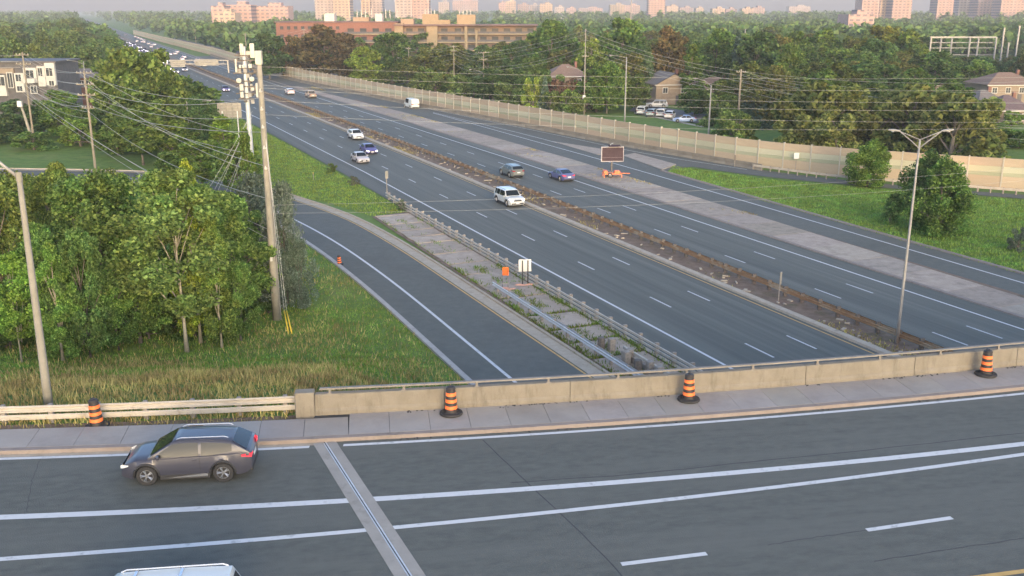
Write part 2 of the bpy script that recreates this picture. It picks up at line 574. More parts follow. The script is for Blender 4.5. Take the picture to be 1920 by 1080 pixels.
g1 = offset(LRs, 0.95)
strip('gutter', LRs, g1, 0.03, KERB, ramp_l)
kerb('kerb', g1, 0.22, 0.14, KERB, ramp_l)

# gore of broken concrete slabs between ramp and motorway
gore = tag(obj('gore', None), kind='structure')
strip('ground', [hw(s, 28.0) for s in (-40, 20, 60, 100.5)], [hw(s, 32.6) for s in (-40, 20, 60, 101.5)], 0.02, DIRT, gore)
GAPS = []
s = 36.0
while s < 100:
    GAPS.append(s)
    ln = rng.uniform(2.6, 5.2)
    e = min(s + ln, 100.6)
    mid = rng.uniform(29.8, 31.0) if rng.random() < 0.35 else None
    cuts = [(28.35, 32.15)] if mid is None else [(28.35, mid), (mid, 32.15)]
    for a, c_ in cuts:
        g = 0.10 if s > 62 else 0.17
        j = lambda: rng.uniform(-0.16, 0.16)
        gs = 0.04 if len(cuts) > 1 else 0.0
        q = [hw(s + g + j(), a + gs), hw(e - g + j(), a + gs + j()), hw((s + e) / 2, a + gs)]
        pts = [hw(s + g + j(), a + gs), hw(s + g + j(), c_ - gs), hw((s + e) / 2, c_ - gs - abs(j())), hw(e - g + j(), c_ - gs), hw(e - g + j(), a + gs), hw((s + e) / 2, a + gs + abs(j()))]
        k = rng.uniform(0.95, 1.2)
        MB().poly(pts, 0.0, 0.07 + rng.uniform(0, .03)).build('slab', CONC_G, gore).color = (k, k * .98, k * .96, 1)
    s = e

# ------------------------------------------------------------------ overpass
XS = list(np.arange(-60, 70.1, 2.0))
def dstrip(name, parent, x0, x1, o0, o1, z, m):
    xs = [x0] + [x for x in XS if x0 < x < x1] + [x1]
    f0 = o0 if callable(o0) else (lambda x: o0)
    f1 = o1 if callable(o1) else (lambda x: o1)
    return strip(name, [(x, yb(x) + f1(x)) for x in xs], [(x, yb(x) + f0(x)) for x in xs], z, m, parent)
deck = dstrip('overpass_road', None, -60, 70, -30, 0.40, DECK, ASPH3)
b = MB()
xs = [x for x in XS if x >= -9]
b.grid([[(x, yb(x) - 30.2, DECK - .02), (x, yb(x) - 30.2, DECK - 1.3), (x, yb(x) + 3.16, DECK - 1.3), (x, yb(x) + 3.16, DECK - .02)] for x in xs], close=True)
b.box((-9.6, yb(-9) - 13.5, 2.0), (0.9, 33, 5.6))
b.build('bridge_slab', CONC, deck)
dstrip('edge_line', deck, -60, -7.9, -0.10, 0.10, DECK + .006, PAINT_W)
dstrip('edge_line', deck, -6.6, 70, -0.10, 0.10, DECK + .006, PAINT_W)
dstrip('lane_line', deck, -60, 70, -4.78, -4.44, DECK + .006, PAINT_W)
dstrip('lane_line', deck, -60, 70, lambda x: -6.60 + .053 * x, lambda x: -6.36 + .053 * x, DECK + .009, PAINT_W)
dstrip('lane_line', deck, -60, 70, -12.75, -12.55, DECK + .006, PAINT_Y)
for (p, q) in (((11.62, 28.68), (14.76, 29.49)), ((3.36, 26.63), (6.1, 27.24)), ((19.9, 30.8), (23.0, 31.8)), ((-4.9, 24.8), (-2.0, 25.4))):
    p, q = Vector(p), Vector(q)
    nn = Vector((-(q - p).y, (q - p).x)).normalized() * 0.10
    MB().add([(*(p - nn), DECK + .006), (*(q - nn), DECK + .006), (*(q + nn), DECK + .006), (*(p + nn), DECK + .006)], [(0, 1, 2, 3)]).build('lane_dash', PAINT_W, deck)
# expansion joint: two concrete headers and a steel seam
jd = Vector((4.2, -9.2)).normalized()
jn = Vector((-jd.y, jd.x))
j0 = Vector((-7.31, 35.25))
for o0, o1, m, z in ((-0.44, -0.06, CONC, .012), (0.08, 0.44, CONC, .012), (-0.06, 0.08, STEEL, .005), (-0.015, 0.02, BLACK, .014)):
    p, q = j0 - jd * 0.25, j0 + jd * 32
    MB().add([(*(p + jn * o0), DECK + z), (*(q + jn * o0), DECK + z), (*(q + jn * o1), DECK + z), (*(p + jn * o1), DECK + z)], [(0, 1, 2, 3)][::-1]).build('joint_header' if m is CONC else 'joint_seam', m, deck)
# sealed cracks
def crack(px, wd, jit=0.03):
    pts = resample([gp(u, v, DECK) for u, v in px], 24)
    pts = [p + Vector((rng.uniform(-jit, jit), rng.uniform(-jit, jit))) for p in pts]
    strip('sealed_crack', offset(pts, -wd), offset(pts, wd), DECK + .003, ASPH_DK, deck)
crack([(905, 825), (1010, 925), (1075, 985), (1140, 1050), (1170, 1085)], .02, .012)
crack([(960, 905), (1180, 890), (1440, 863), (1700, 836), (1930, 810)], .022, .03)
crack([(1440, 1022), (1540, 1006), (1625, 995)], .012, .03)
crack([(1640, 1052), (1780, 1030), (1930, 1008)], .015, .03)
crack([(80, 850), (60, 900), (50, 960)], .008, .03)
crack([(30, 945), (300, 880), (480, 850)], .006, .03)

walk = tag(obj('sidewalk', None), kind='structure')
kerbx = [Vector((x, yb(x) + 0.34)) for x in XS]
kerb('kerb', kerbx[::-1], 0.30, 0.15, KERB_R, walk, DECK) if False else None
b = MB()
b.grid([[(x, yb(x) + .36, DECK - .1), (x, yb(x) + .39, DECK + .15), (x, yb(x) + .66, DECK + .15), (x, yb(x) + .66, DECK - .1)] for x in XS][::-1])
b.build('kerb', KERB_R, walk)
dstrip('gutter', walk, -60, -7.4, 0.12, 0.38, DECK + .008, KERB)
x = -59.0
while x < 68:
    ln = 1.62 if x > -6.6 else 1.75
    e = x + ln
    back = 2.78 if x > -8 else 2.45
    z = DECK + 0.15 + rng.uniform(0, .008)
    sk = 0.14
    b = MB()
    b.poly([(x + .008, yb(x) + .675), (e - .008, yb(e) + .675), (e - .008 - sk * 2.1, yb(e - sk * 2.1) + back), (x + .008 - sk * 2.1, yb(x - sk * 2.1) + back)], DECK - .1, z)
    k = rng.uniform(0.93, 1.04)
    b.build('slab', CONC_W, walk).color = (k, k * rng.uniform(.975, 1.0), k * rng.uniform(.96, 1.0), 1)
    x = e
dstrip('slab_bed', walk, -60, -8.2, 0.66, 2.46, DECK + .12, ASPH_DK)
dstrip('slab_bed', walk, -8.2, 70, 0.66, 2.8, DECK + .12, ASPH_DK)
dstrip('verge', walk, -60, -8.2, 2.46, 3.3, DECK - .03, DIRT)

# dirt, leaves and grit swept against the parapet and the kerb
gb = MB()
for i in range(420):
    x = rng.uniform(-9, 45)
    if math.sin(x * 1.1) + math.sin(x * .37 + 1) < .2: continue
    o_ = 2.74 - abs(rng.gauss(0, .07)) if i % 3 else .30 - abs(rng.gauss(0, .05))
    z_ = DECK + (.165 if i % 3 else .012)
    gb.box((x, yb(x) + o_, z_), (rng.uniform(.03, .14), rng.uniform(.02, .07), .02), rng.uniform(0, 3))
tag(gb.build('grit', ASPH_DK), 'dark grit and dead leaves along the foot of the parapet', 'debris', kind='stuff')

# parapet: panels, end block, rail on short posts
par = thing('bridge_parapet', 'long tan concrete bridge parapet with low metal rail along the sidewalk', 'parapet', (0, 0, 0))
x = -8.2
while x < 68:
    ln = 5.35
    e = x + ln
    ang = math.atan2(yb(e) - yb(x), e - x)
    b = MB()
    rows = []
    for xx in np.linspace(x + .012, e - .012, 4):
        y0 = yb(xx) + 2.80
        rows.append([(xx, y0, DECK), (xx, y0, DECK + .30), (xx, y0 + .06, DECK + .42), (xx, y0 + .07, DECK + 1.00), (xx, y0 + .10, DECK + 1.03), (xx, y0 + .37, DECK + 1.03), (xx, y0 + .40, DECK + 1.0), (xx, y0 + .40, DECK)])
    b.grid(rows[::-1], close=True)
    n = len(rows[0])
    b.add(rows[0], [tuple(range(n))[::-1]])
    b.add(rows[-1], [tuple(range(n))])
    b.build('parapet_panel', CONC_T, par)
    x = e
b = MB()
b.box((-8.62, yb(-8.6) + 3.02, DECK + .54), (0.80, .52, 1.24), 0.12)
b.build('end_block', CONC_T, par, bevel=.03)
b = MB()
rows = [[(xx, yb(xx) + 2.93, DECK + 1.20), (xx, yb(xx) + 3.09, DECK + 1.20), (xx, yb(xx) + 3.09, DECK + 1.27), (xx, yb(xx) + 2.93, DECK + 1.27)] for xx in [-8.0] + [x for x in XS if x > -7.5]]
b.grid(rows, close=True)
b.add(rows[0], [(0, 1, 2, 3)])
b.build('rail', RAIL_D, par)
pm = MB().box((0, 0, .085), (.10, .10, .17)).box((0, 0, .012), (.2, .2, .024)).mesh('rail_post', RAIL_D)
x = -7.6
while x < 66:
    obj('rail_post', pm, par, (x, yb(x) + 3.01, DECK + 1.03), .2)
    x += 3.05

# ------------------------------------------------------------------ guard rails
WB = [(0.0, .0), (.05, .035), (.05, .075), (-.02, .12), (-.02, .19), (.05, .235), (.05, .275), (0.0, .31)]
def rail_on(line, z, prof, m, name, parent, side=1):
    b = MB()
    rows = []
    for i, p in enumerate(line):
        a, c = line[max(0, i - 1)], line[min(len(line) - 1, i + 1)]
        t = Vector((c[0] - a[0], c[1] - a[1])).normalized()
        nn = Vector((t.y, -t.x)) * side
        zz = z + (p[2] if len(p) > 2 else 0)
        rows.append([(p[0] + nn.x * o, p[1] + nn.y * o, zz + h) for o, h in prof])
    b.grid(rows)
    return b.build(name, m, parent)
def box_prof(wd, h):
    return [(-wd / 2, 0), (-wd / 2, h), (wd / 2, h), (wd / 2, 0), (-wd / 2, 0)]
# approach guard rail, left of the bridge
gr = thing('guardrail', 'weathered double steel guardrail running left from the end of the concrete parapet', 'guardrail')
ln = [(x, yb(x) + 3.62 - 0.012 * max(0, -9 - x), DECK - .05) for x in np.arange(-60, -8.9, 1.5)]
rail_on(ln, 0.46, WB, STEEL_W, 'rail', gr, 1)
rail_on(ln, 0.14, [(0, 0), (.04, .03), (.04, .20), (0, .24)], STEEL_W, 'rail', gr, 1)
pm = MB().box((0, 0, .42), (.18, .2, .84)).mesh('post', WOOD_P, bevel=.012)
for x in np.arange(-59, -9.2, 1.9):
    obj('post', pm, gr, (x, yb(x) + 3.76 - 0.012 * max(0, -9 - x), DECK - .12), rng.uniform(-.1, .1))
# median rail
gm = thing('median_guardrail', 'long brown rusty guardrail with dark posts between the two carriageways', 'guardrail')
seg = [hw(s, 49.0) for s in np.arange(-40, 430, 6.0)]
rail_on([(p.x, p.y) for p in seg], 0.42, [(0, 0), (.04, .04), (.04, .08), (-.01, .12), (-.01, .17), (.04, .21), (.04, .25), (0, .3)], RUST, 'rail', gm, 1)
rail_on([(p.x, p.y) for p in [hw(s, 48.55) for s in np.arange(-40, 430, 6.0)]], 0.42, [(0, 0), (-.04, .04), (-.04, .08), (.01, .12), (.01, .17), (-.04, .21), (-.04, .25), (0, .3)], RUST, 'rail', gm, 1)
pm = MB().box((0, 0, .44), (.16, .34, .88)).mesh('post', POST_D, bevel=.012)
far = MB()
for k, s in enumerate(np.arange(-20, 420, 1.95)):
    p = hw(s, 48.78)
    if 40 < s < 230:
        obj('post', pm, gm, (p.x, p.y, rng.uniform(-.04, .03)), DANG + rng.uniform(-.1, .1))
    else:
        far.box((p.x, p.y, .42), (.16, .34, .84), DANG)
far.build('post', POST_D, gm)['kind'] = 'stuff'
# gore rail beside the motorway
gg = thing('gore_guardrail', 'pale steel guardrail with chunky posts between concrete slabs and motorway edge', 'guardrail')
seg = [hw(s, 32.45) for s in np.arange(-30, 112, 4.0)]
for z, h in ((0.62, .13), (0.34, .13)):
    rail_on([(p.x, p.y) for p in seg], z, box_prof(.10, h), STEEL_W, 'rail', gg)
pm = MB().box((0, 0, .42), (.20, .26, .84)).mesh('post', WOOD_P, bevel=.015)
for s in np.arange(-20, 111, 2.02):
    p = hw(s, 32.62)
    obj('post', pm, gg, (p.x, p.y, rng.uniform(-.04, .02)), DANG + rng.uniform(-.08, .08))
hstrip('kerb_base', gore, 32.45, 0.35, -40, 104, 0.10, KERB)
# second rail along the ramp
g2 = thing('ramp_guardrail', 'shiny galvanised guardrail beside the left ramp ending near the orange sign', 'guardrail')
seg = [hw(s, 28.75) for s in np.arange(-30, 68.6, 3.0)] + [hw(68.7, 28.75)]
rail_on([(p.x, p.y) for p in seg], 0.44, [(-o, h) for o, h in WB], STEEL, 'rail', g2)
rail_on([(p.x, p.y) for p in [hw(s, 28.98) for s in np.arange(-30, 68.6, 3.0)]], 0.46, [(0, 0), (0, .28)], STEEL, 'rail', g2)
for s in np.arange(-20, 68.6, 2.0):
    p = hw(s, 28.87)
    obj('post', pm, g2, (p.x, p.y, -.08), DANG, (0.7, 0.7, 1))
# short terminal with stacked timber blocks
g3 = thing('guardrail_end', 'short guardrail stub with bulky grey blocks between the two rails near the parapet', 'guardrail')
rail_on([(p.x, p.y) for p in [hw(s, 30.35) for s in np.arange(-30, 53.5, 3.0)]], 0.62, box_prof(.12, .2), STEEL_W, 'rail', g3)
rail_on([(p.x, p.y) for p in [hw(s, 30.2) for s in np.arange(-30, 53.5, 3.0)]], 0.12, box_prof(.06, .4), WOOD_P, 'board', g3)
bk = MB().box((0, 0, .48), (.42, .42, .96)).mesh('block', WOOD_P, bevel=.03)
bk2 = MB().lathe([(0, .0), (.24, 0), (.26, .4), (.24, .92), (.20, 1.0), (0, 1.0)], n=14).mesh('barrel_post', POST_D)
for s, t, m_ in ((52.6, 29.6, bk2), (52.3, 30.2, bk), (50.0, 30.2, bk), (49.7, 29.8, bk), (48.0, 29.6, bk2), (47.6, 30.2, bk), (46.6, 30.2, bk), (44.5, 30.2, bk), (42, 30.2, bk)):
    p = hw(s, t)
    obj('block', m_, g3, (p.x, p.y, 0), DANG)
# guard rail on the curve of the outer ramp
g4 = thing('curve_guardrail', 'pale guardrail on the outside of the ramp curve in front of the sound wall', 'guardrail')
lk4 = smoothline([(1412, 318), (1470, 326), (1560, 338), (1690, 349), (1800, 357), (1920, 367), (2300, 393)], 50)
rail_on(lk4, 0.45, [(-o, h) for o, h in WB], STEEL_W, 'rail', g4)
pm4 = MB().box((0, 0, .4), (.15, .18, .8)).mesh('post', WOOD_P)
for p in resample(lk4, 40):
    obj('post', pm4, g4, (p.x, p.y + .15, 0))

# ------------------------------------------------------------------ sound wall: posts and boards
B_TAN = mat('wall_board_tan', (0.363, 0.2989, 0.2132), (0.4357, 0.3633, 0.2701), 0.9, 0.35, 8, c3=(0.3267, 0.2575, 0.1895), scale3=0.15, thr3=(.45, .7), objcol=True)
B_PALE = mat('wall_board_palegreen', (0.3796, 0.3819, 0.2704), (0.4616, 0.4545, 0.3415), 0.9, 0.35, 8, objcol=True)
B_GRN = mat('wall_board_green', (0.2597, 0.2907, 0.1971), (0.3539, 0.366, 0.2556), 0.9, 0.35, 8, objcol=True)
nw = thing('sound_wall', 'long tan sound wall with a green band along the right hand ramp', 'wall')
bands = ((0.0, 1.50, B_TAN, .16), (1.50, 1.95, B_GRN, .14), (1.95, 2.70, B_PALE, .15), (2.70, 3.75, B_TAN, .17))
bme = [MB().box((0.5, 0, (a + c_) / 2), (0.985, th, c_ - a - .015)).mesh('board', m) for a, c_, m, th in bands]
pst = MB().box((0, 0, 1.94), (.16, .30, 3.88)).mesh('wall_post', mat('wall_post', (0.36, 0.335, 0.28), (0.46, 0.43, 0.37), .9, 2))
wl = resample(wall_line, int(plen(wall_line) / 3.9))[::-1]
cnt = 0
farw = [MB() for _ in bands]
farp = MB()
for p, q in zip(wl, wl[1:]):
    a = math.atan2(q.y - p.y, q.x - p.x)
    u = 960 + F_PX * p.x / (p.y * cp + CAM_H * sp)
    d = (q - p).length
    if u < 2000 and cnt < 75:
        cnt += 1
        k = rng.uniform(.86, 1.1)
        for bm_ in bme:
            obj('board', bm_, nw, (p.x, p.y, -.05), a, (d, 1, 1), (k, k * rng.uniform(.97, 1), k * rng.uniform(.94, 1)))
        obj('wall_post', pst, nw, (p.x, p.y, -.05), a)
    else:
        m_ = (p + q) / 2
        for i, (z0, z1, mm, th) in enumerate(bands):
            farw[i].box((m_.x, m_.y, (z0 + z1) / 2 - .05), (d * .985, th, z1 - z0 - .015), a)
        farp.box((p.x, p.y, 1.9), (.16, .30, 3.88), a)
for f, bd in zip(farw, bands):
    f.build('board', bd[2], nw)['kind'] = 'stuff'
farp.build('wall_post', MATS['wall_post'], nw)['kind'] = 'stuff'
# low concrete barrier along its foot
nb = thing('concrete_barrier', 'low tan concrete barrier along the foot of the sound wall', 'barrier')
bl = offset(resample(smoothline(WALLPX[2:9], 80), 60), 1.3)
jm = MB()
prof = [(-.3, 0), (-.3, .1), (-.12, .35), (-.09, .85), (.09, .85), (.12, .35), (.3, .1), (.3, 0)]
jm.grid([[(x_, o_, h_) for o_, h_ in prof] for x_ in (0.005, 0.995)], close=True)
jm.add([(0.005, o_, h_) for o_, h_ in prof], [tuple(range(8))[::-1]])
jm.add([(0.995, o_, h_) for o_, h_ in prof], [tuple(range(8))])
jme = jm.mesh('barrier_segment', CONC_T)
for p, q in zip(bl, bl[1:]):
    obj('barrier_segment', jme, nb, (p.x, p.y, 0), math.atan2(q.y - p.y, q.x - p.x), ((q - p).length, 1, 1))
# ------------------------------------------------------------------ vegetation
BARK = mat('bark_grey', (0.10, 0.085, 0.07), (0.19, 0.165, 0.135), 0.95, 4, 8)
BARK_P = mat('bark_pale', (0.26, 0.235, 0.175), (0.38, 0.35, 0.27), 0.9, 3, 8, c3=(.12, .10, .08), scale3=4, thr3=(.55, .7))
LEAF = leaf_mat('leaf_green', (0.0532, 0.0982, 0.0362), (0.1263, 0.1993, 0.0668), (0.246, 0.3299, 0.1113))
LEAF_B = leaf_mat('leaf_conifer', (0.039, 0.066, 0.045), (0.075, 0.1125, 0.075), (0.1275, 0.1725, 0.12), 0.1)
LEAF_S = leaf_mat('leaf_silver', (0.084, 0.114, 0.084), (0.144, 0.18, 0.138), (0.24, 0.282, 0.228), 0.15)
BLADE = leaf_mat('grass_blade', (0.0978, 0.1812, 0.0306), (0.1725, 0.2937, 0.051), (0.2875, 0.4, 0.0808), 0.2)
BLADE_D = leaf_mat('grass_blade_dry', (0.2332, 0.201, 0.072), (0.3947, 0.3232, 0.1224), (0.592, 0.4718, 0.2016), 0.2)

def leaf_mesh(name, C, size, m, up=0.35, elong=1.5, seed=0):
    """one small rhombic leaf spray per centre"""
    r = np.random.default_rng(seed)
    n = len(C)
    nrm = r.normal(size=(n, 3))
    nrm[:, 2] = np.abs(nrm[:, 2]) + up
    nrm /= np.linalg.norm(nrm, axis=1)[:, None]
    t = r.normal(size=(n, 3))
    a = np.cross(nrm, t)
    a /= np.linalg.norm(a, axis=1)[:, None]
    b = np.cross(nrm, a)
    s = (size * r.uniform(0.6, 1.4, n))[:, None]
    droop = nrm * s * 0.22
    V = np.empty((n, 4, 3))
    V[:, 0] = C - a * s * elong / 2 - droop
    V[:, 1] = C - b * s / 2
    V[:, 2] = C + a * s * elong / 2 - droop
    V[:, 3] = C + b * s / 2
    return quad_mesh(name, V.reshape(-1, 3), n, 4, m)
def quad_mesh(name, V, n, k, m):
    me = bpy.data.meshes.new(name)
    me.vertices.add(n * k)
    me.vertices.foreach_set('co', V.astype(np.float32).ravel())
    me.loops.add(n * k)
    me.loops.foreach_set('vertex_index', np.arange(n * k, dtype=np.int32))
    me.polygons.add(n)
    me.polygons.foreach_set('loop_start', np.arange(0, n * k, k, dtype=np.int32))
    me.materials.append(m)
    me.update(calc_edges=True)
    return me
def clumps(kind, seed, n, H, Rr):
    """points through the crown's volume in clumps with gaps between"""
    r = np.random.default_rng(seed)
    pts = []
    nc = {'round': 64, 'airy': 56, 'column': 44, 'shrub': 20, 'willow': 50}[kind]
    base = {'round': .13, 'airy': .26, 'column': .08, 'shrub': .04, 'willow': .06}[kind]
    cen = []
    for i in range(nc):
        f = (i + r.uniform(0, 1)) / nc
        h = base + (0.97 - base) * f
        if kind == 'column':
            prof = max(.06, (1 - ((h - base) / (1 - base)) ** 1.5) * min(1, .45 + (h - base) * 4))
        elif kind == 'airy':
            prof = max(.12, math.sin(((h - base) / (1 - base)) ** .85 * math.pi * .93 + .16)) ** .75
        elif kind == 'shrub':
            prof = math.sqrt(max(.05, 1 - ((h - .3) / .72) ** 2))
        else:
            prof = max(.15, math.sin(((h - base) / (1 - base)) ** .8 * math.pi * .88 + .30)) ** .7
        a = r.uniform(0, 2 * math.pi) if i % 3 else i * 2.4
        rad = prof * Rr * math.sqrt(r.uniform(0.12, 1.0)) * r.uniform(.8, 1.12)
        cen.append((rad * math.cos(a), rad * math.sin(a), h * H, prof))
    per = n // nc
    for cx, cy, cz, prof in cen:
        cr = Rr * r.uniform(.16, .36) * (0.75 + .3 * prof)
        k = int(per * r.uniform(.6, 1.5))
        d = r.normal(size=(k, 3))
        d /= np.linalg.norm(d, axis=1)[:, None]
        d *= (r.uniform(0, 1, k) ** .42)[:, None] * cr
        d[:, 2] *= .72 if kind != 'willow' else 1.5
        pts.append(d + np.array([cx, cy, cz]))
    P = np.concatenate(pts)
    P[:, 2] = np.maximum(P[:, 2], 0.05 * H)
    return P, cen
def trunk_mesh(name, cen, H, r0, m, seed, lean=0.03, multi=1):
    b = MB()
    r = random.Random(seed)
    for k in range(multi):
        ox, oy = (0, 0) if multi == 1 else (r.uniform(-.5, .5), r.uniform(-.5, .5))
        pts, rad = [], []
        lx, ly = r.uniform(-lean, lean) * H, r.uniform(-lean, lean) * H
        for i in range(7):
            f = i / 6
            pts.append((ox + lx * f + r.uniform(-.02, .02) * H * f * .4, oy + ly * f, f * H * .82 - .15))
            rad.append(r0 * (1 - .82 * f) * (1.35 if i == 0 else 1))
        b.tube(pts, rad, 7)
    sel = r.sample(cen, min(14, len(cen)))
    for cx, cy, cz, _ in sel:
        z0 = max(.18 * H, cz - .25 * H - .3 * math.hypot(cx, cy))
        f = z0 / (H * .82)
        b.tube([(lx * f, ly * f, z0), (cx * .5, cy * .5, z0 + (cz - z0) * .6), (cx * .92, cy * .92, cz)], [r0 * .42 * (1 - .5 * f), r0 * .25, r0 * .07], 5)
    return b.mesh(name, m, 'all')
PROTO = {}
def proto(key, kind, seed, n, H, Rr, leaf, m=LEAF, bark=BARK, r0=.2, multi=1):
    P, cen = clumps(kind, seed, n, H, Rr)
    PROTO[key] = (leaf_mesh('crown', P, leaf, m, seed=seed), trunk_mesh('trunk', cen, H, r0, bark, seed, multi=multi), H, Rr)
proto('n1', 'round', 1, 22000, 11, 3.9, .17)
proto('n2', 'round', 2, 22000, 11, 3.7, .17)
proto('n3', 'airy', 3, 24000, 12, 3.3, .155, bark=BARK_P, r0=.115)
proto('n4', 'airy', 4, 12000, 8, 2.4, .15, bark=BARK_P, r0=.07, multi=2)
proto('sp2', 'column', 33, 20000, 12, 3.0, .16, bark=BARK_P, r0=.15)
proto('sil', 'willow', 5, 9000, 8, 2.6, .15, LEAF_S, BARK, .14, 2)
proto('col', 'column', 6, 11000, 15, 3.4, .30)
proto('m1', 'round', 7, 6000, 13, 5.6, .50)
proto('m2', 'round', 8, 6000, 13, 5.2, .50)
proto('m3', 'airy', 9, 5200, 13, 4.6, .46)
proto('m4', 'column', 10, 4200, 13, 3.2, .42)
proto('sh', 'shrub', 12, 4200, 4, 3.0, .26)
proto('sh2', 'shrub', 13, 3600, 4, 2.6, .24)
proto('shs', 'shrub', 14, 3600, 4, 2.6, .2, LEAF_S)
proto('bush', 'willow', 15, 16000, 9, 3.4, .22)
proto('f1', 'round', 16, 1200, 13, 6.5, 1.05)
proto('f2', 'round', 17, 1200, 13, 6.0, 1.05)
# spruce: whorls of drooping branches
def spruce(key, seed, H=13, Rr=3.0):
    r = np.random.default_rng(seed)
    pts = []
    for i in range(26):
        f = i / 26
        z = H * (.06 + .92 * f)
        rr = Rr * (1 - f) ** .85 + .12
        nb = 9
        for k in range(nb):
            a = 2 * math.pi * k / nb + r.uniform(-.3, .3) + i
            m = int(5 + 22 * (1 - f))
            t = r.uniform(.1, 1, m) ** .7
            L = rr * r.uniform(.75, 1.1)
            p = np.stack([np.cos(a) * L * t, np.sin(a) * L * t, z - .35 * L * t ** 1.5 + .05 * L], 1) + r.normal(size=(m, 3)) * .12
            pts.append(p)
    P = np.concatenate(pts)
    b = MB().tube([(0, 0, -.1), (0, 0, H * .97)], [.2, .03], 7)
    PROTO[key] = (leaf_mesh('crown', P, .36, LEAF_B, seed=seed), b.mesh('trunk', BARK, 'all'), H, Rr)
spruce('sp', 20)

used_names = {}
def tree(u, Y, vtop, hwpx, key, color, label, group=None, name=None, base=None, z0=None, parts=True, fill=None):
    """u, vtop: where its middle and top show in the photograph; Y: distance; hwpx: half width there"""
    cr, tk, H, Rr = PROTO[key]
    if key in ('n1', 'n2', 'n3', 'n4', 'sp2'):
        color = (color[0] * 1.12, color[1] * 1.12, color[2] * 1.1)
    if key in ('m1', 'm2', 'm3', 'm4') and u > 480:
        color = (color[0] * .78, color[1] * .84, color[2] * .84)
    top = at(u, vtop, Y)
    z = height(top.x, top.y) if z0 is None else z0
    wd = hwpx * mpp(Y, top.z * .5)
    h = max(.5, top.z - z) if key.startswith('sh') else max(1.5, top.z - z)
    sc = (wd / Rr, wd / Rr, h / H)
    nm = name or ('spruce_tree' if key == 'sp' else 'shrub' if key.startswith('sh') else 'tree')
    root = thing(nm, label, 'tree' if nm != 'shrub' else 'shrub', (top.x, top.y, z), rng.uniform(0, 6.28), group)
    obj('crown', cr, root, scale=sc, color=color)
    obj('trunk', tk, root, scale=sc, color=color)
    return root

G = (1, 1, 1)
OLV = (1.4, 1.0, .9)
YEL = (1.9, 1.65, .9)
LIT = (1.25, 1.3, 1.1)
DRK = (.75, .8, .85)
BRN = (1.6, .80, .95)
PUR = (1.3, .55, 1.1)
BLU = (.9, 1.0, 1.15)
# the grove on the left
GR = 'trees of the roadside grove'
tree(318, 60, 318, 112, 'n3', (1.35, 1.3, 1.15), 'tall airy tree with pale slim trunk at the front of the grove', GR)
tree(345, 62, 296, 58, 'sp2', (1.95, 1.75, .8), 'yellow green pointed tree top rising behind the pale trunked front tree', GR)
tree(165, 63, 318, 108, 'n1', (.95, .98, .85), 'broad dark green tree with dark trunk in the middle of the grove', GR)
tree(95, 70, 306, 70, 'n2', (1.25, 1.08, .8), 'brownish topped tree just right of the leaning concrete lamp post', GR)
tree(-25, 62, 320, 85, 'n2', (1.12, .98, .8), 'brownish green tree cut by the left edge of the picture', GR)
tree(88, 57.5, 450, 52, 'sp2', (1.3, 1.5, 1.05), 'small bright green tree behind the leaning concrete lamp post', GR)
tree(18, 57.5, 470, 55, 'n4', (1.4, 1.6, .95), 'small bright yellow green tree at the left edge of the picture', GR)
tree(228, 66, 322, 52, 'sp2', (1.25, 1.35, .95), 'green tree at the back of the grove left of the yellow green tree top', GR)
tree(415, 66, 362, 80, 'n2', (1.15, 1.2, 1.0), 'leafy green tree with slim stems left of the tall hydro pole', GR)
tree(395, 61, 400, 46, 'sp2', (1.35, 1.3, .95), 'slim pale stemmed young tree at the right front of the grove', GR)
tree(456, 67.5, 440, 62, 'n4', (1.05, 1.15, 1.05), 'dense young green tree directly left of the hydro pole foot', GR)
tree(240, 62, 430, 65, 'n1', (1.2, 1.3, .95), 'low spreading green tree in the gap between dark tree and pale trunk', GR)
tree(130, 61.5, 520, 60, 'n4', (1.0, 1.25, 1.0), 'leafy green sapling in front of the dark trunked tree', GR)
for i, (u, Y, vt, hwp, k, c, lb) in enumerate((
    (285, 68, 350, 80, 'n2', (1.25, 1.3, .95), 'green tree behind the pale trunked front tree on its left'),
    (200, 74, 322, 70, 'n1', (1.15, 1.0, .8), 'brownish green tree at the back of the grove'),
    (30, 74, 322, 70, 'n1', (1.25, 1.0, .75), 'brownish tree at the back of the grove behind the lamp post'),
    (140, 58.5, 430, 55, 'n2', (.95, 1.05, .95), 'dark leafy tree in the shade behind the front saplings'),
    (60, 60, 420, 55, 'n2', (1.0, 1.15, .95), 'green tree directly behind the lamp post middle'),
    (350, 63.5, 450, 62, 'n1', (1.15, 1.25, .95), 'low green tree between pale trunk and slim stems'),
    (205, 60.5, 500, 45, 'n2', (1.0, 1.2, .9), 'low green tree left of the pale trunk'),
    (485, 72, 395, 50, 'n2', (.95, 1.08, 1.0), 'green tree behind the hydro pole shaft'),
    (440, 62.5, 490, 42, 'n1', (1.1, 1.2, .95), 'low green tree at the right end of the grove'),
    (385, 72, 345, 60, 'n1', (1.25, 1.15, .8), 'tall green tree behind the slim stems'))):
    tree(u, Y, vt, hwp, k, c, lb, GR)
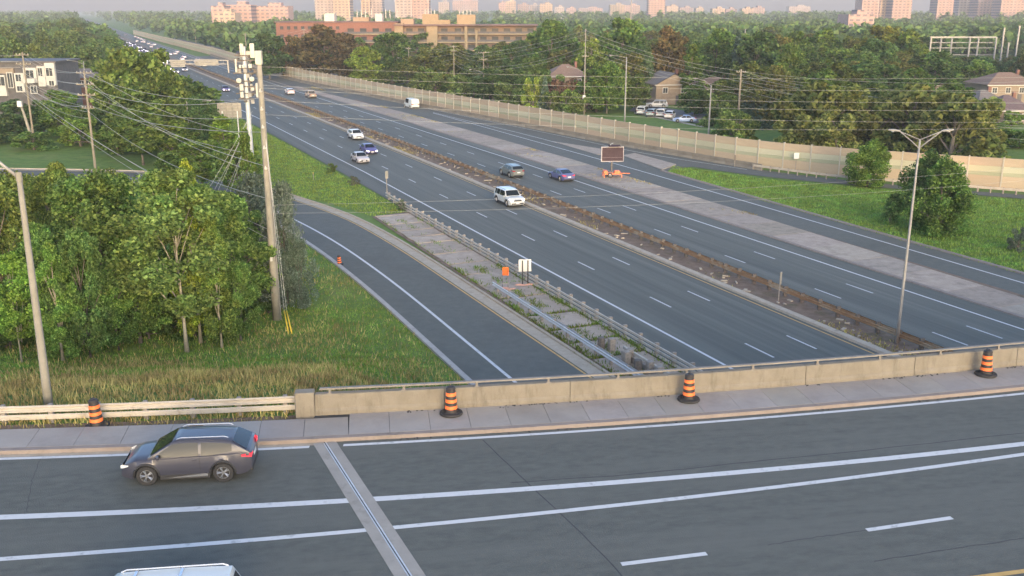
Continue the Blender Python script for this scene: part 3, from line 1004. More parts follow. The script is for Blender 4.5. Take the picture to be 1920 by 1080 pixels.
for i, (u, v, hp_, hm) in enumerate(((20, 655, 30, 1.6), (70, 640, 34, 2.2), (130, 632, 36, 2.0), (190, 640, 30, 1.6), (235, 628, 40, 2.4), (280, 636, 30, 1.8), (345, 632, 34, 2.0), (400, 622, 34, 2.2), (455, 606, 36, 2.6), (490, 590, 30, 2.2), (160, 612, 50, 3.0), (320, 608, 50, 3.2), (60, 606, 50, 3.2), (420, 588, 46, 3.4))):
    p = tp(u, v)
    cr, tk, H, Rr = PROTO[('sh', 'sh2')[i % 2]]
    kk = rng.uniform(.75, 1.15)
    root = thing('shrub', 'leafy undergrowth shrub at the foot of the grove, number %s from the left edge' % ('one two three four five six seven eight nine ten eleven twelve thirteen fourteen'.split()[i],), 'shrub', p, rng.uniform(0, 6), 'undergrowth of the grove')
    root['label'] = 'leafy shrub of the undergrowth beneath the roadside grove'
    wd = hp_ * mpp(p.y, 1) / Rr
    obj('crown', cr, root, scale=(wd, wd, hm / H), color=(kk, kk * 1.05, kk * .9))
    obj('trunk', tk, root, scale=(wd, wd, hm / H))
SI = 'silvery shrubs round the hydro pole'
tree(525, 71, 345, 40, 'sil', (.95, .98, .98), 'silvery grey green small tree behind the hydro pole', SI, 'tree')
tree(470, 76, 330, 52, 'sil', (.85, .9, .9), 'silvery grey green tree left of the hydro pole', SI, 'tree')
tree(500, 69, 450, 45, 'sil', (.95, 1.0, 1.0), 'low silvery bush hugging the hydro pole on its left', SI, 'shrub')
tree(556, 70, 452, 34, 'sil', (.9, 1.0, .95), 'low silvery bush at the ramp edge right of the hydro pole', SI, 'shrub')
# beyond the loop ramp
LT = 'tall trees beyond the left ramp'
for i, (u, Y, vt, hwp, k, c, lb) in enumerate((
    (226, 156, 88, 56, 'm3', (1.15, 1.1, .9), 'tallest green columnar tree left of the motorway'),
    (284, 160, 98, 62, 'm1', (1.1, 1.05, .85), 'tall green tree next to the tallest columnar tree'),
    (336, 168, 138, 56, 'm3', (.95, .98, .95), 'dark green tall tree below the far overhead sign'),
    (258, 140, 205, 52, 'm3', (1.1, 1.1, .85), 'mid sized green tree in front of the tall columnar trees'),
    (318, 138, 226, 50, 'm3', (1.15, 1.1, .75), 'olive green tree in front of the dark tall tree'),
    (372, 150, 182, 40, 'm3', (.8, .9, 1.0), 'dark bluish green tree left of the panel sign back'),
    (415, 142, 218, 45, 'm4', (1.6, 1.6, .8), 'bright yellow green shrubby tree below the panel sign back'),
    (372, 118, 262, 50, 'm3', (1.2, 1.2, .85), 'yellow green tree just behind the grove and the loop ramp'),
    (458, 84, 236, 30, 'col', (1.1, 1.1, .85), 'green tree hiding the lower part of the antenna mast'),
    (440, 112, 268, 45, 'm3', (1.1, 1.15, .9), 'green tree behind the antenna mast'),
    (310, 112, 285, 46, 'm4', (.95, 1.0, .85), 'green tree behind the top of the grove'),
    (395, 190, 165, 42, 'm4', (1.3, 1.35, .8), 'pale green tree beside the motorway edge beyond the panel sign'),
    (250, 152, 160, 60, 'm2', (1.0, 1.0, .85), 'broad grey green tree below the tallest trees left of the motorway'),
    (310, 150, 185, 56, 'm1', (1.1, 1.05, .85), 'broad olive tree between the tall trees and the panel sign'),
    (205, 172, 150, 36, 'm3', (.9, .9, .75), 'olive tree right of the brick building'),
    (460, 128, 238, 32, 'm4', (1.5, 1.5, .85), 'yellow green tree at the grass edge right of the panel sign'))):
    tree(u, Y, vt, hwp, k, c, lb, LT)
LB = 'trees and bushes below the townhouse'
for i, (u, Y, vt, hwp, k, c, lb) in enumerate((
    (20, 168, 188, 50, 'm2', (.75, .85, 1.0), 'dark bushy tree left of the leaning white topped pole'),
    (110, 172, 172, 50, 'm1', (1.15, 1.25, .85), 'green bushy tree right of the leaning white topped pole'),
    (165, 166, 205, 40, 'm2', (.85, .95, .9), 'dark green bush at the foot of the multi arm pole'),
    (75, 178, 190, 36, 'm1', (1.0, 1.05, .8), 'green bush behind the leaning white topped pole'),
    (-20, 162, 215, 45, 'm1', (.85, .9, 1.05), 'dark bush cut by the left picture edge beside the lawn'),
    (215, 150, 232, 40, 'm2', (1.05, 1.1, .85), 'rounded green bush beside the lawn end'),
    (145, 160, 222, 40, 'sh', (1.3, 1.35, .9), 'yellowish low bush on the lawn edge'),
    (60, 156, 248, 40, 'sh', (1.0, 1.1, .9), 'low green shrub on the lawn edge near the leaning pole'))):
    tree(u, Y, vt, hwp, k, c, lb, LB)
# wood on the far left
FW = 'trees of the far left wood'
for i in range(80):
    u = rng.uniform(-60, 250)
    Y = rng.uniform(260, 620)
    vt = 30 + 95 * (1 - (Y - 260) / 360) * rng.uniform(.35, .75) + rng.uniform(0, 14)
    if u > 120:
        vt = max(vt, 30 + (u - 120) * .45)
    if u > 210 and Y < 480: continue
    x = at(u, vt, Y)
    if abs((x.x * NX + x.y * NY) - 33) < 9 or (x.x * NX + x.y * NY) > 20: continue
    kk = rng.uniform(.75, 1.15)
    tree(u, Y, vt, rng.uniform(26, 42), rng.choice(['m1', 'm2']), (kk * rng.uniform(.9, 1.2), kk, kk * .95), ('near' if Y < 360 else 'middle' if Y < 480 else 'far') + ' dark green tree in the wood ' + ('above the townhouse' if u < 100 else 'between townhouse and motorway'), FW + (' near' if Y < 360 else ' middle' if Y < 480 else ' far') + (' townhouse' if u < 100 else ' motorway'))
# right of the sound wall: hand placed trees
RT = 'trees of the suburb beyond the sound wall'
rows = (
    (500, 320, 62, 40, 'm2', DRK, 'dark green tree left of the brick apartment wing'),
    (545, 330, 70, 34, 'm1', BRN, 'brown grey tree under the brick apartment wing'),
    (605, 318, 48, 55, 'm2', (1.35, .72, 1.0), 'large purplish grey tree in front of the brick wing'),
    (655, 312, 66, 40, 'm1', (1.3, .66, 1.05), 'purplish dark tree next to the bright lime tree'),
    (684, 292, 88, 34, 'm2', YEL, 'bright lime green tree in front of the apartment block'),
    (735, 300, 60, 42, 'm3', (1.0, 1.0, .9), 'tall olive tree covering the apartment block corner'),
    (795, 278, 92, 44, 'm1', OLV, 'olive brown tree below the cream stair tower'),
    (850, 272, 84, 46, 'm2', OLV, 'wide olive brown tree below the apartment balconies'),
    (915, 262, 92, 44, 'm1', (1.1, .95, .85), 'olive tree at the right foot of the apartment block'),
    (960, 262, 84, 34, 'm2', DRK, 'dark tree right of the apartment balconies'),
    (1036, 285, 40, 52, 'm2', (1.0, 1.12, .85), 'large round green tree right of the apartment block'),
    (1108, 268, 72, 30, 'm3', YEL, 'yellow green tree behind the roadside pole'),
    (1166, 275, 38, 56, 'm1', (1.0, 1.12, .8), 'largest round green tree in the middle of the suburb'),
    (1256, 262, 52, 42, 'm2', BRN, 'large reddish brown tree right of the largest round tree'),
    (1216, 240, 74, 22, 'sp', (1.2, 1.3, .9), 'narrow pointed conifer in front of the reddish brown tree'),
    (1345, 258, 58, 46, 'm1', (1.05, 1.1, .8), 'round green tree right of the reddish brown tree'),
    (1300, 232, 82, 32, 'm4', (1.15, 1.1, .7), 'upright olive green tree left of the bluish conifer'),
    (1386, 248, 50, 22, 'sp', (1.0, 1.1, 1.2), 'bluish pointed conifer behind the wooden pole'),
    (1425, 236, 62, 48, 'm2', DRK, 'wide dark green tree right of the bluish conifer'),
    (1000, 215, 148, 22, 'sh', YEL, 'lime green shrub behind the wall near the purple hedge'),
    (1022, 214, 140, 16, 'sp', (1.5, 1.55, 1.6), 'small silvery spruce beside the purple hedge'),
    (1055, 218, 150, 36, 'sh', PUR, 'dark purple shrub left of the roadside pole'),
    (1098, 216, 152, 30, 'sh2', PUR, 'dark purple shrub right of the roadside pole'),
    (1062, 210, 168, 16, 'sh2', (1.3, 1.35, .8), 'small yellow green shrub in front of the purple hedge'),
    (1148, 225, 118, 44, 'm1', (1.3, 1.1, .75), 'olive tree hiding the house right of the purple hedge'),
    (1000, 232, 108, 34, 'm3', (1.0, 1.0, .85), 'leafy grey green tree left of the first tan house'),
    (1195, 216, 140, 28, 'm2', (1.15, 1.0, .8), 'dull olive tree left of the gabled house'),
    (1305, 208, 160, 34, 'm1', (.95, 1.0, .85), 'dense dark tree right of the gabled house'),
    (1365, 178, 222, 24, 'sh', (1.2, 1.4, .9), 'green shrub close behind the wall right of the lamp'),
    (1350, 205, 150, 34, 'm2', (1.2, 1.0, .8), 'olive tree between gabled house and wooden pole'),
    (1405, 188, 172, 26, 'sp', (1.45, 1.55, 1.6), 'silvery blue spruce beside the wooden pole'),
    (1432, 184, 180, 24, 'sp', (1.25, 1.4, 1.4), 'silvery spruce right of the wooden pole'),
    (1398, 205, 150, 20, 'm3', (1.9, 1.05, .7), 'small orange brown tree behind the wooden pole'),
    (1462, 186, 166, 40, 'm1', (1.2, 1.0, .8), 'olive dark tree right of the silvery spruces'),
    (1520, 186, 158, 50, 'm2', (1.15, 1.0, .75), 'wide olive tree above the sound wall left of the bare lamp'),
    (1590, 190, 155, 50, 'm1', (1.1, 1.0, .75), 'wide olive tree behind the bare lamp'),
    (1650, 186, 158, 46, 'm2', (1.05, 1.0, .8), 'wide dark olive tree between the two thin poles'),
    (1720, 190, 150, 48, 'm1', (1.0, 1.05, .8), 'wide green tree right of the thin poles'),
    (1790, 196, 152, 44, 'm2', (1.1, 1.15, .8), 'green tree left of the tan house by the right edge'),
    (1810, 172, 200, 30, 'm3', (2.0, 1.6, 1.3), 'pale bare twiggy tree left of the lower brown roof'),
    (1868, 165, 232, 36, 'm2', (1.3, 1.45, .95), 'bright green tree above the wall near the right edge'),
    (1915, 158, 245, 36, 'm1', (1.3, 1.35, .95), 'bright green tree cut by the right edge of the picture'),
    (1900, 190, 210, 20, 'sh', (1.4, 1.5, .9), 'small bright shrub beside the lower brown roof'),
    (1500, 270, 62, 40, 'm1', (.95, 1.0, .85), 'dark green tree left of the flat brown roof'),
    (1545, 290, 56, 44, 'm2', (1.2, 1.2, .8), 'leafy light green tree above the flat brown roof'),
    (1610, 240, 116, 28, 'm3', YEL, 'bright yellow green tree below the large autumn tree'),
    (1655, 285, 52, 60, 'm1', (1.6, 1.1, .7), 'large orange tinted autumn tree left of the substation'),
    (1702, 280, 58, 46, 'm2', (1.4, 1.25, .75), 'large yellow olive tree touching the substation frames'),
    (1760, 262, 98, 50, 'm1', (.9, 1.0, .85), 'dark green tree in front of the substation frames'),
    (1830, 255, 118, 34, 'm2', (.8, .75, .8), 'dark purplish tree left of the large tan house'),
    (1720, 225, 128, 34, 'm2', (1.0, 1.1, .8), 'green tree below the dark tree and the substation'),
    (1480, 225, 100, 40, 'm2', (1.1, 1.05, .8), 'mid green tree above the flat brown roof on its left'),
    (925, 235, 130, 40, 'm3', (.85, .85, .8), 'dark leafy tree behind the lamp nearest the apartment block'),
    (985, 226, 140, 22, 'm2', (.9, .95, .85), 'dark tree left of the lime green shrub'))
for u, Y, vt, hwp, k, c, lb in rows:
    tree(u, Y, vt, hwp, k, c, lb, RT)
for i, (u, vt, c) in enumerate(((560, 74, BRN), (592, 80, DRK), (632, 78, OLV), (668, 72, G), (712, 70, DRK), (752, 78, OLV), (800, 80, G), (828, 74, OLV), (872, 82, DRK), (905, 76, G), (940, 70, OLV), (975, 66, G))):
    tree(u, 342 + (i % 3) * 6, vt + (9 if u > 745 else 0), 26, ('m1', 'm2', 'm3')[i % 3], c, 'tree in the row hiding the foot of the apartment block', 'row of trees before the apartment block')
# between the ramps
tree(1634, 122, 268, 42, 'bush', (1.25, 1.35, .85), 'bushy green tree in front of the sound wall left of the twin lamp', 'trees between the right hand ramps')
tree(1745, 97, 292, 52, 'bush', (.8, .92, .85), 'dark half of the dense bush on the grass behind the twin lamp post', 'trees between the right hand ramps')
tree(1776, 94, 305, 52, 'bush', (1.0, 1.15, .85), 'lighter half of the dense bush on the grass right of the twin lamp post', 'trees between the right hand ramps')
tree(1672, 99.5, 380, 14, 'sh', (.95, 1.1, .9), 'small round shrub on the grass left of the dense bush', None)
tree(1915, 88, 428, 22, 'shs', (.8, .85, .8), 'small grey shrub on the grass at the right picture edge', None)
tree(752, 107, 374, 10, 'shs', (.8, .85, .75), 'small grey weed bush at the start of the gore guardrail', None)
tree(664, 123, 330, 11, 'shs', (.85, .75, .65), 'small brown weed bush on the grass beside the motorway edge', None)
tree(622, 133, 306, 9, 'sh2', (.9, .85, .75), 'low dark weed clump at the motorway edge above the brown one', None)
tree(447, 66.5, 612, 16, 'sh', (.8, .9, .8), 'small dark shrub on the grass at the grove edge', None)
# fill between and far beyond
def blocked(p):
    t = p.x * NX + p.y * NY
    s = p.x * DX + p.y * DY
    return t < 74 + max(0, 260 - s) * .25 or (380 > p.y > 330 and -100 < p.x < 30)
n = 0
for i in range(700):
    u, Y = rng.uniform(300, 2050), rng.uniform(178, 520) if i % 2 else rng.uniform(205, 320)
    p = at(u, 100, Y)
    if blocked(p) or n > 210: continue
    wy = min((q for q in wall_line), key=lambda q: abs(q.x - p.x) + abs(q.y - p.y))
    if (wy - Vector((p.x, p.y))).length < 26: continue
    if Y < 232 and (1150 < u < 1330 or u > 1840): continue
    if Y < 262 and any(a_ < u < b_ for a_, b_ in ((1010, 1112), (1200, 1306), (1318, 1392), (1690, 1812), (1835, 1960))): continue
    if Y < 345 and 480 < u < 1010: continue
    vmin = 18 + (CAM_H - rng.uniform(8, 13.5)) / Y * F_PX
    if 1735 < u < 1930: vmin = max(vmin, 108 if Y > 240 else 150)
    if Y < 240: vmin = max(vmin, 118)
    n += 1
    k = rng.uniform(.85, 1.2)
    cn, c = rng.choice([('green', (k, k, k * .9)), ('light green', (k * 1.25, k * 1.25, k * .85)), ('olive', (k * 1.25, k, k * .8)), ('dark green', (k * .8, k * .88, k * .85)), ('brownish', (k * 1.3, k * .88, k * .8))])
    zn = 'left of the apartment block' if u < 520 else 'round the apartment block' if u < 1010 else 'behind the purple hedge' if u < 1180 else 'behind the parked cars' if u < 1400 else 'among the houses right of the timber pole' if u < 1640 else 'near the substation'
    dist = 'near' if Y < 260 else 'farther' if Y < 360 else 'far'
    tree(u, Y, vmin, rng.uniform(26, 44) * 260 / Y, rng.choice(['m1', 'm2', 'm3', 'm1', 'm2']) if Y < 420 else rng.choice(['f1', 'f2', 'm3']), c, dist + ' ' + cn + ' tree ' + zn, cn + ' trees ' + zn + ', ' + dist)
# shrubs along the back of the sound wall
for i in range(84):
    k = rng.randint(176, 236)
    q = offset(wall_line, -rng.uniform(14, 36))[k]
    kk = rng.uniform(.85, 1.25)
    u = 960 + F_PX * q.x / (q.y * cp + CAM_H * sp)
    if 1160 < u < 1345 or u > 1850: continue
    sc = rng.uniform(.8, 1.7) if u < 1380 else rng.uniform(1.3, 2.6)
    cr, tk, H, Rr = PROTO[rng.choice(['sh', 'sh2'])]
    if u < 640: continue
    zn = 'below the apartment block' if u < 820 else 'left of the purple hedge' if u < 1000 else 'between hedge and parked cars' if u < 1200 else 'right of the parked cars' if u < 1600 else 'near the right edge'
    root = thing('shrub', 'low shrub behind the sound wall ' + zn, 'shrub', (q.x, q.y, -.06), rng.uniform(0, 6), 'garden shrubs behind the sound wall ' + zn)
    obj('crown', cr, root, scale=sc, color=(kk * 1.05, kk, kk * .85) if u < 1380 else (kk * 1.15, kk * .92, kk * .85))
    obj('trunk', tk, root, scale=sc)
# the far woods: one mass
r = np.random.default_rng(99)
P = []
cnt = 0
while cnt < 5200:
    Y = 480 + 4200 * r.uniform(0, 1) ** 1.7
    u = r.uniform(-120, 2050)
    x = (u - 960) / F_PX * (Y * cp + 4)
    t = x * NX + Y * NY
    if 20 < t < 72: continue
    h, rad = (r.uniform(9, 15) if Y < 1200 else r.uniform(13, 21)), r.uniform(4.5, 8)
    k = int(70 * min(1, 900 / Y)) + 22
    d = r.normal(size=(k, 3))
    d /= np.linalg.norm(d, axis=1)[:, None]
    d *= (r.uniform(.2, 1, k) ** .5)[:, None]
    P.append(np.stack([x + d[:, 0] * rad, Y + d[:, 1] * rad, h * .58 + d[:, 2] * h * .42], 1))
    cnt += 1
fw = leaf_mesh('far_wood', np.concatenate(P), 2.6, LEAF, seed=5)
o = tag(obj('far_wood', fw, color=(.85, .95, .9)), 'hazy green woods stretching to the skyline', 'wood', kind='stuff')
# unseen wood added at the camera's back to keep low sun off the road
P = []
for i in range(900):
    x, y = r.uniform(-900, 900), r.uniform(-190, -120)
    h, rad = r.uniform(20, 25), r.uniform(5, 8)
    k = 90
    d = r.normal(size=(k, 3))
    d /= np.linalg.norm(d, axis=1)[:, None]
    d *= (r.uniform(.1, 1, k) ** .5)[:, None]
    P.append(np.stack([x + d[:, 0] * rad, y + d[:, 1] * rad, h * .52 + d[:, 2] * h * .5], 1))
bw = leaf_mesh('wood', np.concatenate(P), 2.4, LEAF, seed=6)
tag(obj('wood', bw), 'unseen dense wood added behind the viewer to block the low sun', 'wood', kind='stuff')

# grass blades
def blades(name, pts, hgt, m, label, seed, width=.035, color=G):
    r = np.random.default_rng(seed)
    n = len(pts)
    C = np.array(pts)
    a = r.uniform(0, 2 * np.pi, n)
    d = np.stack([np.cos(a), np.sin(a), np.zeros(n)], 1) * width
    h = hgt * r.uniform(.5, 1.3, n)
    lean = np.stack([r.normal(size=n) * .3 * h, r.normal(size=n) * .3 * h, h], 1)
    V = np.empty((n, 3, 3))
    V[:, 0], V[:, 1], V[:, 2] = C - d, C + d, C + lean
    me = quad_mesh(name, V.reshape(-1, 3), n, 3, m)
    return tag(obj(name, me, color=color), label, 'grass', kind='stuff')
def inside(p, poly):
    x, y = p
    c = False
    for i in range(len(poly)):
        x1, y1 = poly[i][0], poly[i][1]
        x2, y2 = poly[i - 1][0], poly[i - 1][1]
        if (y1 > y) != (y2 > y) and x < (x2 - x1) * (y - y1) / (y2 - y1) + x1:
            c = not c
    return c
pg, pd = [], []
rampx = sorted([(p.y, p.x) for p in offset(LKs, -.45) if p.y < 110])
ry, rx = [a for a, _ in rampx], [b_ for _, b_ in rampx]
while len(pg) + len(pd) < 150000:
    x, y = r.uniform(-48, 6), r.uniform(36, 92)
    if y > 70 and r.uniform() < .55: continue
    if x > float(np.interp(y, ry, rx)) - .05: continue
    top = yb(x) + 3.9
    if x > -9 and y < top + .2: continue
    if x <= -9 and y < yb(x) + 2.7: continue
    z = height(x, y)
    dd = y - top
    f = (0.72 if -.5 < dd < 7.5 else .45 if dd < 10 else 0.10 if dd < 14 else .06) if x < -1 else .06
    f += .25 * max(0, math.sin(x * .33) * math.sin(y * .41 + 1)) * (1 if dd > 3 else 0)
    (pd if r.uniform() < f else pg).append((x, y, z - .02))
blades('grass', pg, .15, BLADE, 'short green grass on the bank left of the ramp', 1)
blades('grass', pd, .34, BLADE_D, 'tall straw coloured grass along the top of the bank', 2)
pg = []
tri = [gp(1262, 311), gp(1250, 323), gp(1440, 380), gp(1940, 522), gp(2060, 470), gp(1940, 376), gp(1690, 358), gp(1440, 336)]
x0, x1 = min(p.x for p in tri), max(p.x for p in tri)
y0, y1 = min(p.y for p in tri), max(p.y for p in tri)
while len(pg) < 42000:
    x, y = r.uniform(x0, x1), r.uniform(y0, y1)
    if inside((x, y), tri): pg.append((x, y, -.07))
blades('grass', pg, .20, BLADE, 'bright green grass between the right hand ramps', 3, .06, (.95, .98, 1.15))
pg = []
tri = [hw(101, 28.2), hw(101, 32.3), hw(160, 32.2), hw(230, 32.2), hw(200, 22), hw(150, 10), hw(128, 14), hw(118, 22.6), hw(110, 25.6)]
x0, x1 = min(p.x for p in tri), max(p.x for p in tri)
y0, y1 = min(p.y for p in tri), max(p.y for p in tri)
while len(pg) < 36000:
    x, y = r.uniform(x0, x1), r.uniform(y0, y1)
    if inside((x, y), tri): pg.append((x, y, -.07))
blades('grass', pg, .20, BLADE, 'yellowish green grass between the left ramp and the motorway', 4, .06, (1.05, .95, 1.0))
# weeds in joints and along kerbs
pw, pwd = [], []
for i in range(9000):
    s = r.uniform(38, 78) if i % 4 else r.uniform(60, 100)
    t = [28.25, 32.25, 30.2][i % 3] + r.normal() * .28
    if math.sin(s * 1.7) + math.sin(s * .61) + r.normal() * .4 < .25: continue
    if not 28.2 < t < 32.4: continue
    p = hw(s, t)
    pw.append((p.x, p.y, .04))
for gs_ in GAPS:
    if gs_ > 72: continue
    for i in range(150 if gs_ < 66 else 50):
        p = hw(gs_ + r.normal() * .16, r.uniform(28.3, 32.3))
        pw.append((p.x, p.y, .04))
    for i in range(170 if gs_ < 66 else 40):
        p = hw(gs_ + r.uniform(0, 3), (32.2 if i % 2 else 28.4) + r.normal() * .22)
        pw.append((p.x, p.y, .04))
for i in range(7000):
    s = r.uniform(38, 220)
    t = 46.5 + abs(r.normal()) * .9
    if math.sin(s * .31) + math.sin(s * .12 + 2) + r.normal() * .3 < .9: continue
    p = hw(s, t)
    pwd.append((p.x, p.y, .04))
for i in range(9000):
    s = r.uniform(40, 285)
    t = 61.3 + r.uniform(0, 1) * 5 if i % 2 else 66 + r.normal() * .12
    if math.sin(s * .23 + 1) + math.sin(s * .071) + math.sin(s * .57 + t) < .95 + (0 if s > 130 else .5): continue
    p = hw(s, t)
    pwd.append((p.x, p.y, .04))
blades('weeds', pw, .22, BLADE, 'green weeds growing in the joints of the concrete gore', 5, .045, (.8, .72, .8))
blades('weeds', pwd, .18, BLADE_D, 'dry weeds on the median and the concrete strip', 6, .05, (.8, .85, .8))
# ------------------------------------------------------------------ vehicles
def paint_mat():
    m = mat('car_paint', (1, 1, 1), None, 0.35, objcol=True, coat=0.35, metal=0.1)
    return m
PAINT = paint_mat()
GLASS = mat('car_glass', (0.012, 0.016, 0.019), None, 0.1, spec=0.35)
TRIM = mat('car_trim', (0.022, 0.022, 0.024), (0.034, 0.034, 0.036), 0.6, 9)
RIM = mat('wheel_rim', (0.42, 0.43, 0.45), None, 0.3, metal=0.8)
CHROME = mat('car_chrome', (0.62, 0.63, 0.65), None, 0.22, metal=0.8)
L_ON = mat('headlight_lit', (0.9, 0.9, 0.95), None, 0.2, emit=((0.95, 0.9, 1.0), 1.1))
L_FAR = mat('headlight_lit_far', (0.9, 0.9, 0.95), None, 0.2, emit=((0.98, 0.86, 1.0), 1.6))
L_OFF = mat('headlight_clear', (0.62, 0.65, 0.68), None, 0.12)
T_ON = mat('taillight_lit', (0.5, 0.02, 0.03), None, 0.3, emit=((1.0, 0.06, 0.09), 0.12))
T_OFF = mat('taillight_red', (0.30, 0.015, 0.02), None, 0.25)
PLATE = mat('number_plate', (0.62, 0.64, 0.68), None, 0.5)

SPEC = {  # L, W, H, wheel radius, belt z, hood z, nose z, base of screen, top of screen, roof end, tail base, (wheel x)
    'suv':     dict(L=4.66, W=1.87, H=1.64, r=.385, belt=1.06, hood=1.03, nose=.86, xs=(1.34, .42, -1.62, -2.27), wx=(1.42, -1.30), gc=.24, tailz=1.15, rd=.11),
    'bigsuv':  dict(L=4.95, W=1.96, H=1.76, r=.39, belt=1.06, hood=1.12, nose=1.00, xs=(1.25, .62, -1.95, -2.36), wx=(1.48, -1.42), gc=.24, tailz=1.10),
    'sedan':   dict(L=4.62, W=1.80, H=1.44, r=.325, belt=.90, hood=.88, nose=.70, xs=(1.05, .22, -.95, -1.72), wx=(1.38, -1.32), gc=.18, tailz=1.0),
    'fast':    dict(L=4.72, W=1.86, H=1.44, r=.345, belt=.90, hood=.86, nose=.70, xs=(1.12, .20, -.75, -1.95), wx=(1.42, -1.42), gc=.17, tailz=1.02),
    'van':     dict(L=5.1, W=1.98, H=1.78, r=.34, belt=1.02, hood=1.02, nose=.86, xs=(1.70, .82, -2.2, -2.50), wx=(1.62, -1.45), gc=.18, tailz=1.06),
    'cargo':   dict(L=5.4, W=2.0, H=2.2, r=.36, belt=1.15, hood=1.15, nose=.95, xs=(2.0, 1.35, -2.55, -2.66), wx=(1.75, -1.7), gc=.2, tailz=1.2),
    'pickup':  dict(L=5.7, W=2.0, H=1.86, r=.41, belt=1.14, hood=1.16, nose=1.05, xs=(1.25, .55, -.85, -1.12), wx=(1.85, -1.72), gc=.26, tailz=1.12),
}
WHEELS = {}
def wheel_meshes(r):
    k = round(r, 3)
    if k not in WHEELS:
        w_ = .12
        t = MB().lathe([(r * .62, -w_), (r * .93, -w_), (r, -w_ * .7), (r, w_ * .7), (r * .93, w_), (r * .62, w_)], n=20, axis='y').mesh('tyre', BLACK, True)
        d = MB()
        d.lathe([(r * .64, -w_ * .8), (r * .66, w_ * .92), (r * .58, w_ * .95), (r * .56, w_ * .6)], n=20, axis='y')
        d.lathe([(r * .2, w_ * .7), (r * .17, w_ * .88), (0.001, w_ * .9)], n=10, axis='y')
        for i in range(5):
            a = 2 * math.pi * i / 5
            for da in (-.16, .16):
                p0 = (r * .15 * math.cos(a), w_ * .78, r * .15 * math.sin(a))
                p1 = (r * .6 * math.cos(a + da), w_ * .84, r * .6 * math.sin(a + da))
                d.tube([p0, p1], [r * .06, r * .05], 4)
        hub = d.mesh('rim', RIM, True)
        bk = MB().lathe([(r * .6, w_ * .35), (0.001, w_ * .35)], n=16, axis='y').mesh('brake_disc', TRIM)
        WHEELS[k] = (t, hub, bk)
    return WHEELS[k]

